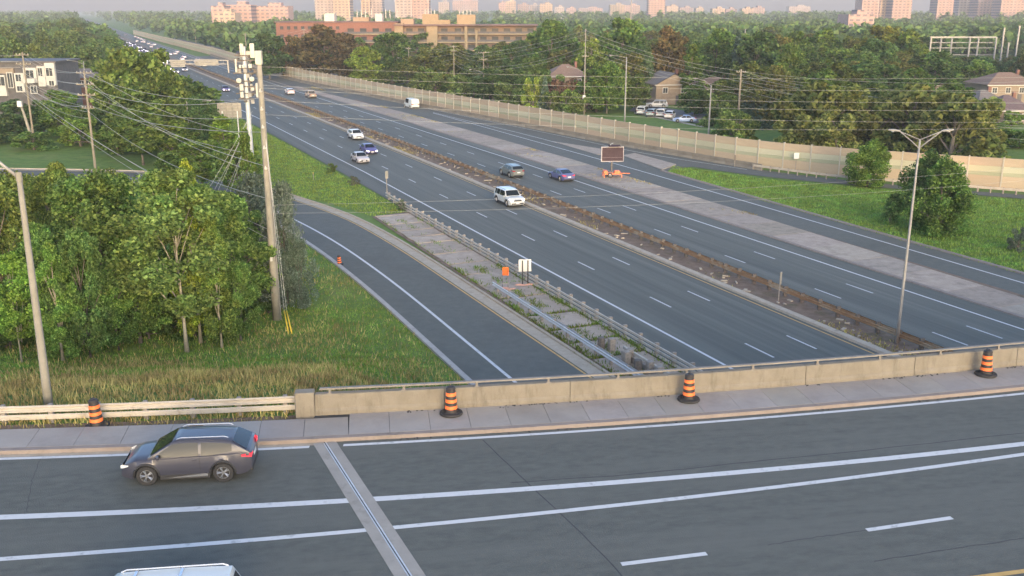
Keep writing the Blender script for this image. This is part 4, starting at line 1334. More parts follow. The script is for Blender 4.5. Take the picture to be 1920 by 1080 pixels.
def make_car(kind, lit=None, brake=False, simple=False):
    S = SPEC[kind]
    L, W, H, r, belt, hood, nose = (S[k] for k in ('L', 'W', 'H', 'r', 'belt', 'hood', 'nose'))
    x0, x1, x2, x3 = S['xs']
    hw_ = W / 2
    root = obj('car', None)
    xf, xr = L / 2, -L / 2
    gc = S['gc']
    # lower body
    st = sorted(set([round(v, 3) for v in list(np.linspace(xr, xf, 9 if simple else 25)) +
                     [wx + d * r for wx in S['wx'] for d in ((-1.2, -.75, 0, .75, 1.2) if simple else (-1.22, -1.17, -1.0, -.75, -.4, 0, .4, .75, 1.0, 1.17, 1.22))]]))
    rows = []
    def top(x):
        if kind == 'pickup':
            return float(np.interp(x, [xr, x3 - .02, x3, x0, xf - .5, xf - .12, xf], [S['tailz'] - .02, S['tailz'] + .03, belt, hood, hood - .04, nose + .04, nose - .12]))
        return float(np.interp(x, [xr, xr + .06, xr + .25, x3, x0, x0 + (xf - x0) * .5, xf - .28, xf - .08, xf],
                               [S['tailz'] - .22, S['tailz'] - .05, S['tailz'], max(belt, S['tailz']), hood, hood - .04, nose + .05, nose - .04, nose - .22]))
    def hwid(x):
        f = abs(x) / xf
        e = 1 - .13 * max(0, (f - .72) / .28) ** 2 - .06 * max(0, (f - .93) / .07)
        return hw_ * e
    for x in st:
        zb = gc
        if x > xf - .25: zb = gc + (x - xf + .25) * .35
        if x < xr + .25: zb = gc + (xr + .25 - x) * .7
        for wx in S['wx']:
            d = abs(x - wx)
            ra = r * 1.18
            if d < ra:
                zb = max(zb, r + math.sqrt(ra * ra - d * d))
        zt = top(x)
        zb = min(zb, zt - .12)
        wv = hwid(x)
        h = zt - zb
        z_mid = gc + (zt - gc) * .52
        half = [(0.0, zb), (wv * .80, zb), (wv * .965, zb + min(.05, h * .1)), (wv, max(zb + .06, gc + (zt - gc) * .36)), (wv * 1.0, max(zb + .08, z_mid)), (wv * .985, max(zb + .1, gc + (zt - gc) * .76)), (wv * .945, zt - .045), (wv * .86, zt), (wv * .45, zt + .018), (0, zt + .025)]
        ring = [(x, y, z) for y, z in half] + [(x, -y, z) for y, z in half[-2:0:-1]]
        rows.append(ring)
    b = MB()
    b.grid(rows, close=True)
    n = len(rows[0])
    b.add(rows[0], [tuple(range(n))])
    b.add(rows[-1], [tuple(range(n))[::-1]])
    # cabin
    wb, wr = hw_ * .925, hw_ * .70
    if kind in ('van', 'cargo', 'bigsuv', 'pickup'): wr = hw_ * .78
    roof = H
    def ztop(x):
        arch = .035 * (1 - ((x - (x1 + x2) / 2) / ((x1 - x2) / 2)) ** 2) if x2 < x < x1 else 0
        return float(np.interp(x, [x3, x2, x1, x0], [max(belt, S['tailz']) , roof - S.get('rd', .05), roof - .035, belt])) + arch
    def wat(z):
        f = max(0, min(1, (z - belt) / (roof - belt)))
        return wb + (wr - wb) * f ** 1.15
    gs = sorted(set([round(v, 3) for v in list(np.linspace(x3, x0, 7 if simple else 17)) + [x1, x2]]))
    rows = []
    for x in gs:
        zt = ztop(x)
        zl = belt - .06
        zs = [zl + (zt - zl) * k for k in (0, .35, .7, .92)]
        half = [(wat(z), z) for z in zs] + [(wat(zt) * .93, zt), (wat(zt) * .5, zt + .015), (0, zt + .02)]
        rows.append([(x, y, z) for y, z in half] + [(x, -y, z) for y, z in half[-2::-1]])
    b.grid(rows)
    b.build('body', PAINT, root, smoothed=True)
    # glass
    def side_glass(xa, xb, sgn):
        g = MB()
        rw = []
        for x in np.linspace(xa, xb, 3 if simple else 7):
            zt = min(ztop(x) - .075, roof - .10)
            zb_ = belt + .015 + (max(0, -x - .9) * .16 if kind == 'suv' else 0)
            zt = max(zt, zb_ + .02)
            rw.append([(x, sgn * (wat(z) + .010), z) for z in np.linspace(zb_, zt, 4)])
        if sgn > 0: rw = rw[::-1]
        g.grid(rw)
        return g.build('side_window', GLASS, root, smoothed='all')
    xm = (x1 + x2) / 2 + .1
    for sgn in (-1, 1):
        side_glass(x0 - .42, xm + .05, sgn)
        if kind == 'cargo': continue
        e = x3 + (.42 if kind != 'suv' else .62) if kind not in ('van', 'bigsuv', 'pickup') else x2 + .1
        if kind in ('van', 'bigsuv'):
            q = (xm - .05 + e) / 2 - .25
            side_glass(xm - .05, q + .05, sgn)
            side_glass(q - .05, x2 + .02, sgn)
        else:
            side_glass(xm - .05, e, sgn)
    def end_glass(xa, xb, name):
        g = MB()
        rw = []
        for x in np.linspace(xa, xb, 4):
            z = ztop(x)
            wv = wat(z) * .90
            up = .012 + .02
            rw.append([(x + (.012 if name == 'windscreen' else -.012), y, z + up - .02 * (y / wv) ** 2 * .6) for y in np.linspace(-wv, wv, 6)])
        if xa > xb: rw = rw[::-1]
        g.grid(rw)
        return g.build(name, GLASS, root, smoothed='all')
    end_glass(x0 - .08, x1 + .06, 'windscreen')
    if kind != 'cargo':
        if x2 - x3 < .5:
            g = MB()
            rw = []
            for f in (.18, .5, .82):
                x = x3 + (x2 - x3) * f
                z = ztop(x)
                wv = wat(z) * .86
                rw.append([(x - .018, y, z + .006) for y in np.linspace(-wv, wv, 5)])
            g.grid(rw)
            g.build('rear_window', GLASS, root, smoothed='all')
        else:
            end_glass(x3 + .1, x2 - .05, 'rear_window')
    # wheels
    ty, rm, bd = wheel_meshes(r)
    for wx in S['wx']:
        for sgn in (-1, 1):
            wv = hwid(wx)
            o = obj('wheel', ty, root, (wx, sgn * (wv - .125), r), 0 if sgn > 0 else math.pi)
            if not simple:
                obj('rim', rm, o)
                obj('brake_disc', bd, o)
            else:
                obj('rim', rm, o)
    # lamps, bumpers, plates
    Lm = {None: L_OFF, 'on': L_ON, 'far': L_FAR}[lit]
    for sgn in (-1, 1):
        wv = hwid(xf - .1)
        g = MB()
        zc = nose - .12
        rw = [[(xf - .30, sgn * (hwid(xf - .30) + .006), zc + .09), (xf - .30, sgn * (hwid(xf - .30) + .006), zc + .05)],
              [(xf - .10, sgn * (wv + .005), zc + .09), (xf - .10, sgn * (wv + .006), zc - .03)],
              [(xf + .012, sgn * wv * .93, zc + .05), (xf + .012, sgn * wv * .93, zc - .07)],
              [(xf + .014, sgn * wv * .62, zc + .03), (xf + .014, sgn * wv * .62, zc - .07)]]
        g.grid(rw if sgn < 0 else rw[::-1])
        g.build('headlight', Lm, root)
        g = MB()
        zc = S['tailz'] - .16
        wr_ = hwid(xr + .1)
        rw = [[(xr + .34, sgn * (hwid(xr + .34) + .005), zc + .07), (xr + .34, sgn * (hwid(xr + .34) + .006), zc + .02)],
              [(xr + .10, sgn * (wr_ + .006), zc + .09), (xr + .10, sgn * (wr_ + .006), zc - .06)],
              [(xr - .012, sgn * wr_ * .92, zc + .07), (xr - .012, sgn * wr_ * .92, zc - .08)],
              [(xr - .012, sgn * wr_ * .55, zc + .03), (xr - .012, sgn * wr_ * .55, zc - .05)]]
        g.grid(rw if sgn > 0 else rw[::-1])
        g.build('taillight', T_ON if brake else T_OFF, root)
        if not simple:
            g = MB()
            g.box((x0 - .38, sgn * (hw_ * .95 + .10), belt + .06), (.12, .20, .13), sgn * .15)
            g.tube([(x0 - .36, sgn * hw_ * .9, belt), (x0 - .36, sgn * (hw_ * .95 + .06), belt + .03)], .025, 5)
            g.build('mirror', PAINT, root, bevel=.02)
            for hx in (xm + .18, xm - .78):
                if kind == 'pickup' and hx < x3: continue
                MB().box((hx, sgn * (hw_ * .988 + .008), belt - .13), (.16, .02, .03)).build('door_handle', PAINT, root)
            # sills and door seams
            MB().box(((S['wx'][0] + S['wx'][1]) / 2, sgn * (hw_ * .965), gc + .07), (S['wx'][0] - S['wx'][1] - r * 2.4, .06, .20)).build('sill', TRIM, root, bevel=.02)
            for hx in (xm, x0 - .52 + .3, xm - .95):
                if kind in ('pickup',) and hx < x3: continue
                MB().box((hx, sgn * (hw_ * .9985), (belt + gc) / 2 + .08), (.012, .006, belt - gc - .28)).build('door_seam', TRIM, root)
            # wheel arch lips
            for wx in S['wx']:
                g = MB()
                pts = [(wx + math.cos(a) * r * 1.19, sgn * (hwid(wx + math.cos(a) * r) + .004), r + math.sin(a) * r * 1.19) for a in np.linspace(0, math.pi, 11)]
                g.tube(pts, .042, 4)
                g.build('arch_trim', TRIM, root)
    g = MB()
    g.box((xf + .004, 0, nose - .20), (.03, hw_ * 1.0, .16))
    g.box((xf - .02, 0, gc + .20), (.06, hw_ * 1.5, .14))
    g.build('grille', TRIM, root, bevel=.01)
    g = MB()
    g.box((xr + .02, 0, gc + .17), (.06, hw_ * 1.55, .16))
    g.build('rear_bumper', TRIM, root, bevel=.01)
    MB().box((xr - .014, 0, S['tailz'] - .36), (.014, .42, .14)).build('number_plate', PLATE, root)
    MB().box((xf + .024, 0, gc + .26), (.014, .42, .12)).build('number_plate', PLATE, root)
    if kind in ('suv', 'bigsuv', 'van') and not simple:
        for sgn in (-1, 1):
            MB().tube([(x1 - .1, sgn * wr * .88, roof + .0), (x1 - .25, sgn * wr * .9, roof + .055), (x2 + .25, sgn * wr * .9, roof + .045), (x2 + .1, sgn * wr * .88, roof - .01)], .024, 5).build('roof_rail', CHROME, root)
    if kind == 'pickup':
        MB().box(((xr + x3) / 2, 0, S['tailz'] + .035), (x3 - xr - .25, W * .74, .02)).build('bed', TRIM, root)
    return root
def put(o, pos, ang, color, label, cat, group=None, name='car'):
    o.name = name
    o.location = pos
    o.rotation_euler = (0, 0, ang)
    tag(o, label, cat, group)
    for c in [o] + list(o.children_recursive):
        c.color = (*color, 1)
    return o
TOCAM = DANG + math.pi
# overpass: grey SUV driving left, pale van below
k = 4.36 / 4.66
o = make_car('suv', brake=True)
p = gp(352, 905, DECK)
put(o, (-11.75, 32.82, DECK), math.pi + .105, (.046, .048, .068), 'dark grey SUV driving left across the overpass', 'car', name='suv')
o.scale = (.98, .98, .98)
g = MB()
for sgn in (-1, 1):
    g.add([(-.75, sgn * .944, .42), (.75, sgn * .944, .28), (-.35, sgn * .944, .30), (-.75, sgn * .944, .30)] , [(0, 1, 2, 3)] if sgn > 0 else [(3, 2, 1, 0)])
g.build('side_trim', CHROME, o)
o = make_car('van')
put(o, (-9.75, 22.75, DECK), math.pi + .13, (.58, .60, .58), 'pale blue minivan cut by the bottom edge on the overpass', 'van', name='minivan')
for xx in (.3, -.9):
    MB().box((xx, 0, 1.80), (.07, 1.35, .04)).build('roof_bar', CHROME, o)
MG = 'vehicles on the motorway'
o = make_car('bigsuv', lit='on')
put(o, hw(101.2, 44.4), TOCAM, (.56, .58, .57), 'silver white SUV with headlights on beside the brown median', 'car', MG, 'suv')
o = make_car('suv')
put(o, hw(165.5, 44.3), TOCAM, (.74, .76, .78), 'white crossover farthest back of the three approaching together', 'car', MG, 'suv')
o = make_car('sedan', lit='on')
put(o, hw(148, 41.4), TOCAM, (.10, .09, .26), 'dark blue sedan with lit headlights beside the silver sedan', 'car', MG)
o = make_car('sedan')
put(o, hw(139.5, 37.6), TOCAM, (.48, .45, .46), 'silver sedan nearest of the three approaching together', 'car', MG)
o = make_car('suv')
put(o, hw(119, 52.6), DANG, (.16, .18, .175), 'dark grey SUV driving away beyond the median', 'car', MG, 'suv')
o = make_car('fast', brake=True)
put(o, hw(113.8, 57.4), DANG, (.10, .11, .24), 'dark blue sedan with red tail lamps driving away near the message sign', 'car', MG)
o = make_car('cargo')
put(o, hw(214, 71.2), DANG + .03, (.62, .64, .60), 'white delivery van on the right hand ramp beside the sound wall', 'van', MG, 'van')
o = make_car('suv', brake=True)
put(o, hw(262, 54.6), DANG, (.72, .66, .64), 'white car driving away in the distance with tail lamps', 'car', MG)
o = make_car('pickup')
put(o, hw(250, 57.2), DANG, (.30, .25, .20), 'tan pickup driving away just behind the distant white car', 'pickup', MG, 'pickup_truck')
o = make_car('sedan', lit='far', simple=True)
put(o, hw(280, 41.2), TOCAM, (.10, .07, .22), 'lone car with bright headlights right of the panel sign back', 'car', MG)
# far traffic: simple cars
pa = make_car('suv', lit='far', simple=True)
pb = make_car('sedan', simple=True, brake=True)
fa = ((366, 38, 'distant approaching car with headlights below the left far sign'), (378, 42.5, 'distant approaching car with headlights at the right end of the left far sign'),
      (384, 37.6, 'distant dark car at the left foot of the far sign'), (430, 41, 'distant approaching car left of the far sign'), (455, 37.5, 'distant approaching car next left of the far sign'),
      (446, 44, 'distant approaching car behind the far sign'), (478, 41, 'distant approaching car third left of the far sign'), (520, 37.6, 'distant approaching car above the tall trees'),
      (560, 44, 'distant approaching car near the bend of traffic'), (640, 41, 'far bright headlights in the middle of the queue'), (650, 37.6, 'far headlights beside the brightest pair'),
      (700, 43, 'far car deep in the approaching queue'), (760, 38, 'far car behind the middle of the queue'), (830, 41, 'very far car with bright lights'), (960, 39, 'very far car near the end of the road'),
      (1030, 42, 'tiny far headlights near the vanishing point'), (1150, 40, 'tiny headlights farther up the road'), (1240, 43, 'tiniest headlights nearest the vanishing point'))
for i, (s, t, lb) in enumerate(fa):
    c = pa if i == 0 else copy_tree(pa)
    put(c, hw(s, t), TOCAM, rng.choice([(.1, .1, .12), (.5, .5, .52), (.08, .06, .15), (.35, .34, .36)]), lb, 'car', MG)
fb = ((405, 53, 'distant car driving away above the right far sign'), (452, 56.5, 'distant white car driving away left of the right far sign', ), (520, 54, 'distant car driving away in the middle lane'),
      (545, 57.5, 'distant pale car driving away by the barrier'), (590, 52.5, 'distant dark car driving away near the median'), (660, 56, 'far car driving away behind the pale one'),
      (720, 53, 'far car driving away toward the skyline'), (820, 57, 'far tiny car driving away by the wall'), (930, 54, 'tiny far car driving away'))
for i, (s, t, lb) in enumerate(fb):
    c = pb if i == 0 else copy_tree(pb)
    put(c, hw(s, t), DANG, rng.choice([(.6, .6, .6), (.5, .5, .52), (.2, .2, .22), (.7, .7, .7)]), lb, 'car', MG)
q_ = random.Random(4)
for i in range(44):
    s = 400 + i * 15 + q_.uniform(-5, 5)
    c = copy_tree(pa)
    put(c, hw(s, q_.choice([37.4, 40.9, 44.2])), TOCAM, q_.choice([(.1, .1, .12), (.5, .5, .52), (.08, .06, .15), (.35, .34, .36)]), ('nearer' if s < 560 else 'farther' if s < 780 else 'farthest') + ' car with headlights in the dense approaching queue', 'car', 'approaching queue ' + ('nearer' if s < 560 else 'farther' if s < 780 else 'farthest'))
for i in range(16):
    s = 430 + i * 28 + q_.uniform(-8, 8)
    c = copy_tree(pb)
    put(c, hw(s, q_.choice([51, 54, 57.2])), DANG, q_.choice([(.6, .6, .6), (.5, .5, .52), (.2, .2, .22), (.7, .7, .7)]), ('nearer' if s < 640 else 'farther') + ' car of the thin distant traffic driving away', 'car', 'departing traffic ' + ('nearer' if s < 640 else 'farther'))
# parked cars behind the wall
PKG = 'cars parked behind the sound wall'
for (u, v, kd, c, a, lb) in ((1232, 202, 'bigsuv', (.42, .44, .46), 3.0, 'silver SUV parked alone behind the row of parked cars'), (1205, 214, 'van', (.60, .62, .62), 1.25, 'white van leftmost in the row behind the wall'),
                         (1222, 218, 'suv', (.36, .42, .42), 1.25, 'grey green car second in the row behind the wall'), (1241, 219, 'bigsuv', (.62, .62, .60), 1.25, 'white SUV third in the row behind the wall'),
                         (1256, 222, 'suv', (.68, .68, .66), 1.25, 'white car fourth in the row behind the wall'), (1283, 229, 'sedan', (.30, .40, .62), 3.05, 'pale blue sedan at the right end of the parked row'),
                         (848, 163, 'van', (.66, .66, .64), .4, 'white van parked under the olive trees'), (835, 162, 'suv', (.6, .6, .6), .4, 'white car parked left of the van under the olive trees'),
                         (600, 125, 'suv', (.5, .5, .52), .4, 'grey car in the far lot below the purplish tree'), (622, 128, 'suv', (.12, .12, .13), .4, 'dark car in the far lot below the purplish tree'), (548, 118, 'van', (.66, .66, .66), .2, 'white van in the far lot left of the wooden poles')):
    o = make_car(kd, simple=True)
    put(o, gp(u, v), a, c, lb, 'car', PKG)

# ------------------------------------------------------------------ traffic drums
OR = mat('drum_orange', (0.86, 0.17, 0.035), (0.95, 0.22, 0.06), 0.5, 3)
DK = mat('drum_dark', (0.022, 0.018, 0.018), (0.04, 0.034, 0.032), 0.6, 5)
def drum():
    root = obj('traffic_drum', None)
    bd = MB()
    prof = [(.0, .0), (.40, .0), (.42, .03), (.40, .085), (.27, .10), (.25, .12)]
    bd.lathe(prof, n=20)
    bd.build('base', BLACK, root, True)
    zs = [.10, .24, .25, .37, .38, .50, .51, .63, .64, .76, .77, .89, .90, 1.0]
    rad = lambda z: .235 - .075 * z
    for i in range(7):
        z0, z1 = .10 + i * .125, .10 + (i + 1) * .125
        q = .007 if i % 2 else 0
        MB().lathe([(rad(z0) + q - .012, z0), (rad(z0) + q, z0 + .008), (rad(z1) + q, z1 - .008), (rad(z1) + q - .012, z1)], n=20).build('band', OR if i % 2 else DK, root, True)
    MB().lathe([(rad(.975), .975), (rad(.975) + .012, .99), (.15, 1.04), (.13, 1.06), (0.001, 1.065)], n=20).build('cap', DK, root, True)
    MB().tube([(-.07, 0, 1.05), (-.06, 0, 1.11), (.06, 0, 1.11), (.07, 0, 1.05)], .02, 6).build('handle', DK, root, True)
    return root
DG = 'striped traffic drums'
d0 = drum()
for i, (u, v, z, lb) in enumerate(((846, 776, DECK + .16, 'orange and black drum on the sidewalk nearest the parapet end'), (1291, 750, DECK + .16, 'orange and black drum midway along the bridge sidewalk'),
                         (1848, 703, DECK + .16, 'orange and black drum far right on the bridge sidewalk'), (183, 800, DECK + .0, 'orange and black drum in front of the left guardrail'), (637, 496, 0.0, 'small dark drum standing at the left edge of the ramp'))):
    c = d0 if i == 0 else copy_tree(d0)
    c.location = gp(u, v, z)
    k = 1.13 if z > 1 else .78
    c.scale = (k * 1.04, k * 1.04, k)
    c.rotation_euler = (0.02 * (i - 2), 0.015 * i, i * 1.1)
    tag(c, lb, 'traffic drum', DG)
p = gp(860, 772, DECK + .16)
MB().tube([(-.16, .1, 1.02), (-.02, .12, 1.22), (.12, .1, 1.02), (.17, .05, .55), (.25, .0, .1), (.33, -.02, .02)], .022, 6).build('cable', BLACK).location = gp(846, 776, DECK + .16)
tag(bpy.data.objects['cable'], 'black cable looped over the drum nearest the parapet end', 'cable')

# ------------------------------------------------------------------ signs
SIGN_W = mat('sign_back_white', (0.598, 0.585, 0.559), (0.689, 0.676, 0.65), .6, 1.2)
SIGN_O = mat('sign_orange', (0.92, 0.16, 0.015), (1.0, 0.22, 0.02), .5, 2)
INK = mat('sign_black', (0.015, 0.015, 0.015), None, .5)
SALM = mat('sandbag_salmon', (0.52, 0.25, 0.17), (0.66, 0.38, 0.29), .9, 3)
ALU = mat('sign_back_metal', (0.25, 0.235, 0.20), (0.33, 0.31, 0.27), .6, 1.0, metal=.1)
def sandbags(parent, spots):
    for dx, dy, a in spots:
        b_ = MB()
        rw = []
        for i, f in enumerate(np.linspace(-1, 1, 7)):
            kk = math.sqrt(max(.06, 1 - f * f * .9))
            rw.append([(f * .32, math.cos(t) * .17 * kk, .08 + math.sin(t) * .085 * kk) for t in np.linspace(0, 2 * math.pi, 9)[:-1]])
        b_.grid(rw, close=True)
        q = b_.build('sandbag', SALM, parent, 'all')
        q.location = (dx, dy, 0)
        q.rotation_euler = (0, 0, a)
p = gp(948, 541)
so = thing('orange_sign', 'small orange temporary sign with black dots on a stand by sandbags', 'sign', p, .05)
MB().box((0, 0, 1.42), (.48, .04, .66)).build('panel', SIGN_O, so, bevel=.01)
b = MB()
for i in range(4):
    for j in range(6):
        b.box((-.15 + i * .1, -.026, 1.18 + j * .095), (.07, .012, .05))
b.build('lettering', INK, so)
for sx in (-.24, .20):
    MB().box((sx, .04, .75), (.04, .04, 1.5)).build('post', POST_D, so)
b = MB()
b.box((0, .05, .06), (.06, 1.0, .06)).box((-.02, .03, .40), (.5, .03, .06))
b.build('stand', WOOD_P, so)
sandbags(so, ((-.35, -.3, .2), (.15, -.35, -.3), (.35, -.6, .1), (-.1, -.15, .4), (.5, -.45, .5)))
p = gp(984, 534)
so = thing('sign_back', 'white square sign seen from behind on two dark posts', 'sign', p, .12)
MB().box((0, 0, 1.62), (1.02, .03, 1.0)).build('panel', SIGN_W, so, bevel=.008)
for sx in (-.20, .24):
    MB().box((sx, -.055, 1.02), (.085, .07, 2.04)).build('post', INK, so)
b = MB().box((-.2, .0, .05), (.06, 1.0, .06)).box((.24, .0, .05), (.06, 1.0, .06))
b.build('stand', WOOD_P, so)
sandbags(so, ((-.55, -.25, .3), (-.25, -.4, 0), (.05, -.4, .4), (.35, -.2, .2)))
# portable message sign on an orange trailer
DISP = mat('display_dark', (0.060, 0.040, 0.046), (0.078, 0.054, 0.060), .85, 2, spec=.1)
TRL = mat('trailer_orange', (0.80, 0.17, 0.05), (0.90, 0.24, 0.09), .5, 2)
p = gp(1147, 332)
ms = thing('message_sign', 'dark electronic message sign on an orange trailer in the concrete strip', 'sign', p, .06)
fr = MB().box((0, 0, 3.05), (3.0, .22, 1.98))
fr.build('display_case', mat('display_frame', (0.42, .38, .37), (.50, .46, .45), .6, 2), ms, bevel=.03)
MB().box((.02, -.118, 3.05), (2.80, .02, 1.78)).build('display', DISP, ms)
b = MB()
for i in range(26):
    b.box((-1.25 + i * .1, -.134, 2.62), (.05, .01, .05))
b.build('pixel_row', mat('display_dots', (.25, .2, .22), None, .5), ms)
MB().box((-.05, .05, 1.4), (.18, .18, 1.6)).build('mast', POST_D, ms)
b = MB()
b.box((0, 0, .55), (2.3, 1.2, .10)).box((-.9, 0, .75), (.5, 1.1, .35)).box((.65, -.1, .72), (.7, .9, .34)).box((1.7, -.1, .5), (1.4, .1, .1)).box((0, -.62, .5), (2.5, .08, .12)).box((0, .62, .5), (2.5, .08, .12))
b.build('chassis', TRL, ms, bevel=.02)
for sx, sy in ((-1.1, -.75), (-1.1, .75), (1.2, -.75), (1.2, .75)):
    MB().box((sx, sy, .32), (.08, .08, .64)).box((sx, sy, .03), (.25, .25, .05)).box((sx, sy * .8, .5), (.08, .3, .08)).build('jack', TRL, ms)
ty, rm, bd = wheel_meshes(.33)
for sy in (-1, 1):
    o = obj('wheel', ty, ms, (-.35, sy * .72, .33), math.pi if sy < 0 else 0)
    obj('rim', rm, o)
MB().box((.2, .25, 4.18), (1.6, .9, .05)).build('solar_panel', DISP, ms).rotation_euler = (.12, 0, 0)
MB().tube([(-.4, 0, 4.05), (-.2, 0, 4.4), (.1, .1, 4.5)], .04, 5).build('lifting_arm', STEEL, ms)
# small signs on posts
def post_sign(name, label, base, h, wd, hh, a, m=ALU):
    t_ = thing(name, label, 'sign', base, a)
    MB().box((0, 0, h / 2), (.07, .07, h)).build('post', WOOD_P, t_)
    MB().box((0, -.055, h - hh / 2), (wd, .02, hh)).build('panel', m, t_)
    return t_
post_sign('edge_on_sign', 'narrow grey sign seen nearly edge on in the median near the bridge', hw(57.3, 47.6), 2.3, .34, 1.0, .9)
post_sign('edge_on_sign', 'narrow grey sign on a post beside the motorway shoulder left of the gore rail', hw(111, 32.9), 3.1, .42, .9, .8)
post_sign('marker_stake', 'thin yellow marker stake in the grass between ramp and motorway', gp(588, 338), 1.1, .1, .3, 0, PAINT_Y)
post_sign('warning_sign', 'small pale diamond sign in front of the sound wall', gp(1491, 322), 2.6, .7, .8, 0, SIGN_W)
post_sign('edge_on_sign', 'thin dark marker post on the nose of the right hand gore', gp(1377, 313), 1.7, .2, .8, 0, POST_D)
# back of the big panel sign
p = gp(447, 250)
c0 = at(430, 207, 168)
bs = thing('panel_sign', 'large tan ribbed sign seen from behind beside the motorway left of the mast', 'sign', (c0.x, 168, 0), .12)
w_ = 44 * mpp(168, 8)
for i in range(5):
    MB().box((0, 0, c0.z - 1.0 + i * .5), (w_, .06, .47)).build('plank', ALU, bs)
for sx in (-.36, -.12, .12, .36):
    MB().box((sx * w_, -.07, c0.z), (.12, .1, 2.6)).build('rib', WOOD_P, bs)
for sx in (-.3, .33):
    MB().box((sx * w_, -.10, c0.z / 2 - .3), (.18, .18, c0.z + .4)).build('post', STEEL, bs)
# overhead gantry far up the road
gy = 352
gt = thing('overhead_gantry', 'far overhead sign gantry with two pale sign backs across the motorway', 'gantry', (0, 0, 0))
a0, a1 = at(312, 130, gy), at(427, 118, gy)
for u0, u1, v0, v1 in ((319, 347, 112, 126), (366, 410, 111, 123)):
    pa_, pb_ = at(u0, v0, gy), at(u1, v1, gy)
    n_ = 4
    for i in range(n_):
        z_ = pb_.z + (pa_.z - pb_.z) * (i + .5) / n_
        MB().box(((pa_.x + pb_.x) / 2, gy, z_), (pb_.x - pa_.x, .25, (pa_.z - pb_.z) / n_ - .06), .06).build('plank', ALU, gt)
zt = at(366, 113, gy).z
for dz in (0, -1.3):
    MB().box(((a0.x + a1.x) / 2, gy + .4, zt + dz), (a1.x - a0.x + .4, .25, .22)).build('beam', STEEL_W, gt)
for i in range(14):
    xx = a0.x + (a1.x - a0.x) * i / 13
    MB().box((xx, gy + .4, zt - .65), (.1, .1, 1.3)).build('strut', STEEL_W, gt)
for xx in (a0.x, a1.x):
    MB().box((xx, gy + .4, zt / 2), (.5, .5, zt)).build('column', STEEL_W, gt)

# ------------------------------------------------------------------ lamp posts, poles, masts, wires
POLE_C = mat('pole_concrete', (0.205, 0.195, 0.165), (0.275, 0.26, 0.225), .9, 1.5, 8)
POLE_T = mat('pole_timber', (0.19, 0.165, 0.125), (0.26, 0.23, 0.18), .9, 3, 8)
POLE_S = mat('pole_steel', (0.24, 0.235, 0.225), (0.31, 0.305, 0.295), .6, 2, metal=.2)
LENS = mat('lamp_lens', (0.6, 0.62, 0.62), None, .2)
def cobra(parent, tip, d):
    """cobra head lamp at the tip of an arm pointing along d"""
    a = math.atan2(d.y, d.x)
    b_ = MB()
    rw = []
    for x, wv, hv in ((-.05, .05, .04), (.12, .09, .07), (.35, .14, .09), (.6, .13, .07), (.74, .06, .03)):
        rw.append([(x, wv * math.cos(t), .02 + hv * math.sin(t)) for t in np.linspace(0, 2 * math.pi, 9)[:-1]])
    b_.grid(rw, close=True)
    o = b_.build('lamp_head', POLE_S, parent, 'all')
    o.location, o.rotation_euler = tip, (0, -.1, a)
    MB().lathe([(.11, .0), (.08, -.06), (.001, -.08)], (.42, 0, -.03), 10).build('lens', LENS, o)
def pole_up(base, top, r0, r1, m, name='pole', parent=None, n=10):
    k = 6
    return MB().tube([base + (top - base) * (i / k) for i in range(k + 1)], [r0 + (r1 - r0) * i / k for i in range(k + 1)], n).build(name, m, parent, 'all')
# leaning concrete lamp post by the left guardrail
base = tp(93, 772)
lp = thing('lamp_post', 'pale concrete lamp post behind the left guardrail', 'lamp post', base)
top = at(36, 334, base.y + .2) - base
pole_up(Vector((0, 0, 0)), top, .19, .105, POLE_C, 'pole', lp, 12)
MB().lathe([(.13, 0), (.13, .35)], (top.x, top.y, top.z - .12), 10).build('collar', POLE_C, lp)
e = at(-40, 282, base.y + .2) - base
MB().tube([top, top + (e - top) * .5 + Vector((0, 0, .1)), e], .07, 8).build('arm', POLE_S, lp, 'all')
cobra(lp, e, Vector((-1, 0, 0)))
# twin lamp in the median
base = hw(51.5, 48.0, .05)
base = gp(1681, 645, .05)
lp = thing('twin_lamp_post', 'tall steel lamp post with two arms standing in the median by the bridge', 'lamp post', base)
top = at(1727, 262, base.y) - base
top.x = 0.02
pole_up(Vector((0, 0, 0)), top, .115, .06, POLE_S, 'pole', lp, 10)
for u, v, s_ in ((1683, 246, -1), (1772, 246, 1)):
    e = at(u, v, base.y) - base
    e.x = s_ * 1.32
    MB().tube([top - Vector((0, 0, .55)), top + Vector((s_ * .5, 0, -.1)), e], .035, 6).build('arm', POLE_S, lp, 'all')
    MB().tube([top, e], .03, 6).build('arm', POLE_S, lp, 'all')
    cobra(lp, e, Vector((s_, 0, 0)))
# big hydro pole
base = tp(519, 600)
hp = thing('hydro_pole', 'thick tall tan hydro pole on the grass beside the ramp', 'utility pole', base)
top = at(485, 108, base.y) - base
top.x = top.x * .25
pole_up(Vector((0, 0, 0)), top, .29, .17, POLE_C, 'pole', hp, 14)
hbase, htop = base.copy(), base + top
WHT_ = mat('cap_cream', (0.40, 0.39, 0.32), (0.46, 0.45, 0.38), .6, 2)
INS = mat('insulator', (0.42, 0.40, 0.37), (.52, .5, .47), .4, 3)
MB().box((0, 0, top.z + .0), (.42, .42, .9)).build('pole_cap', WHT_, hp, bevel=.02)
for dz in (2.2, 3.4, 4.6, 6, 7.4):
    MB().box((.05, -.25, top.z - dz), (.16, .3, .1)).lathe([(.04, 0), (.06, .1), (.02, .2)], (.05, -.4, top.z - dz), 6).build('bracket', INS, hp)
MB().box((.0, -.33, 4.6), (.14, .14, .3)).build('junction_box', STEEL, hp)
MB().tube([(.33, -.05, 0), (.30, -.05, 5), (.26, 0, 10)], .03, 5).build('conduit', POLE_S, hp)
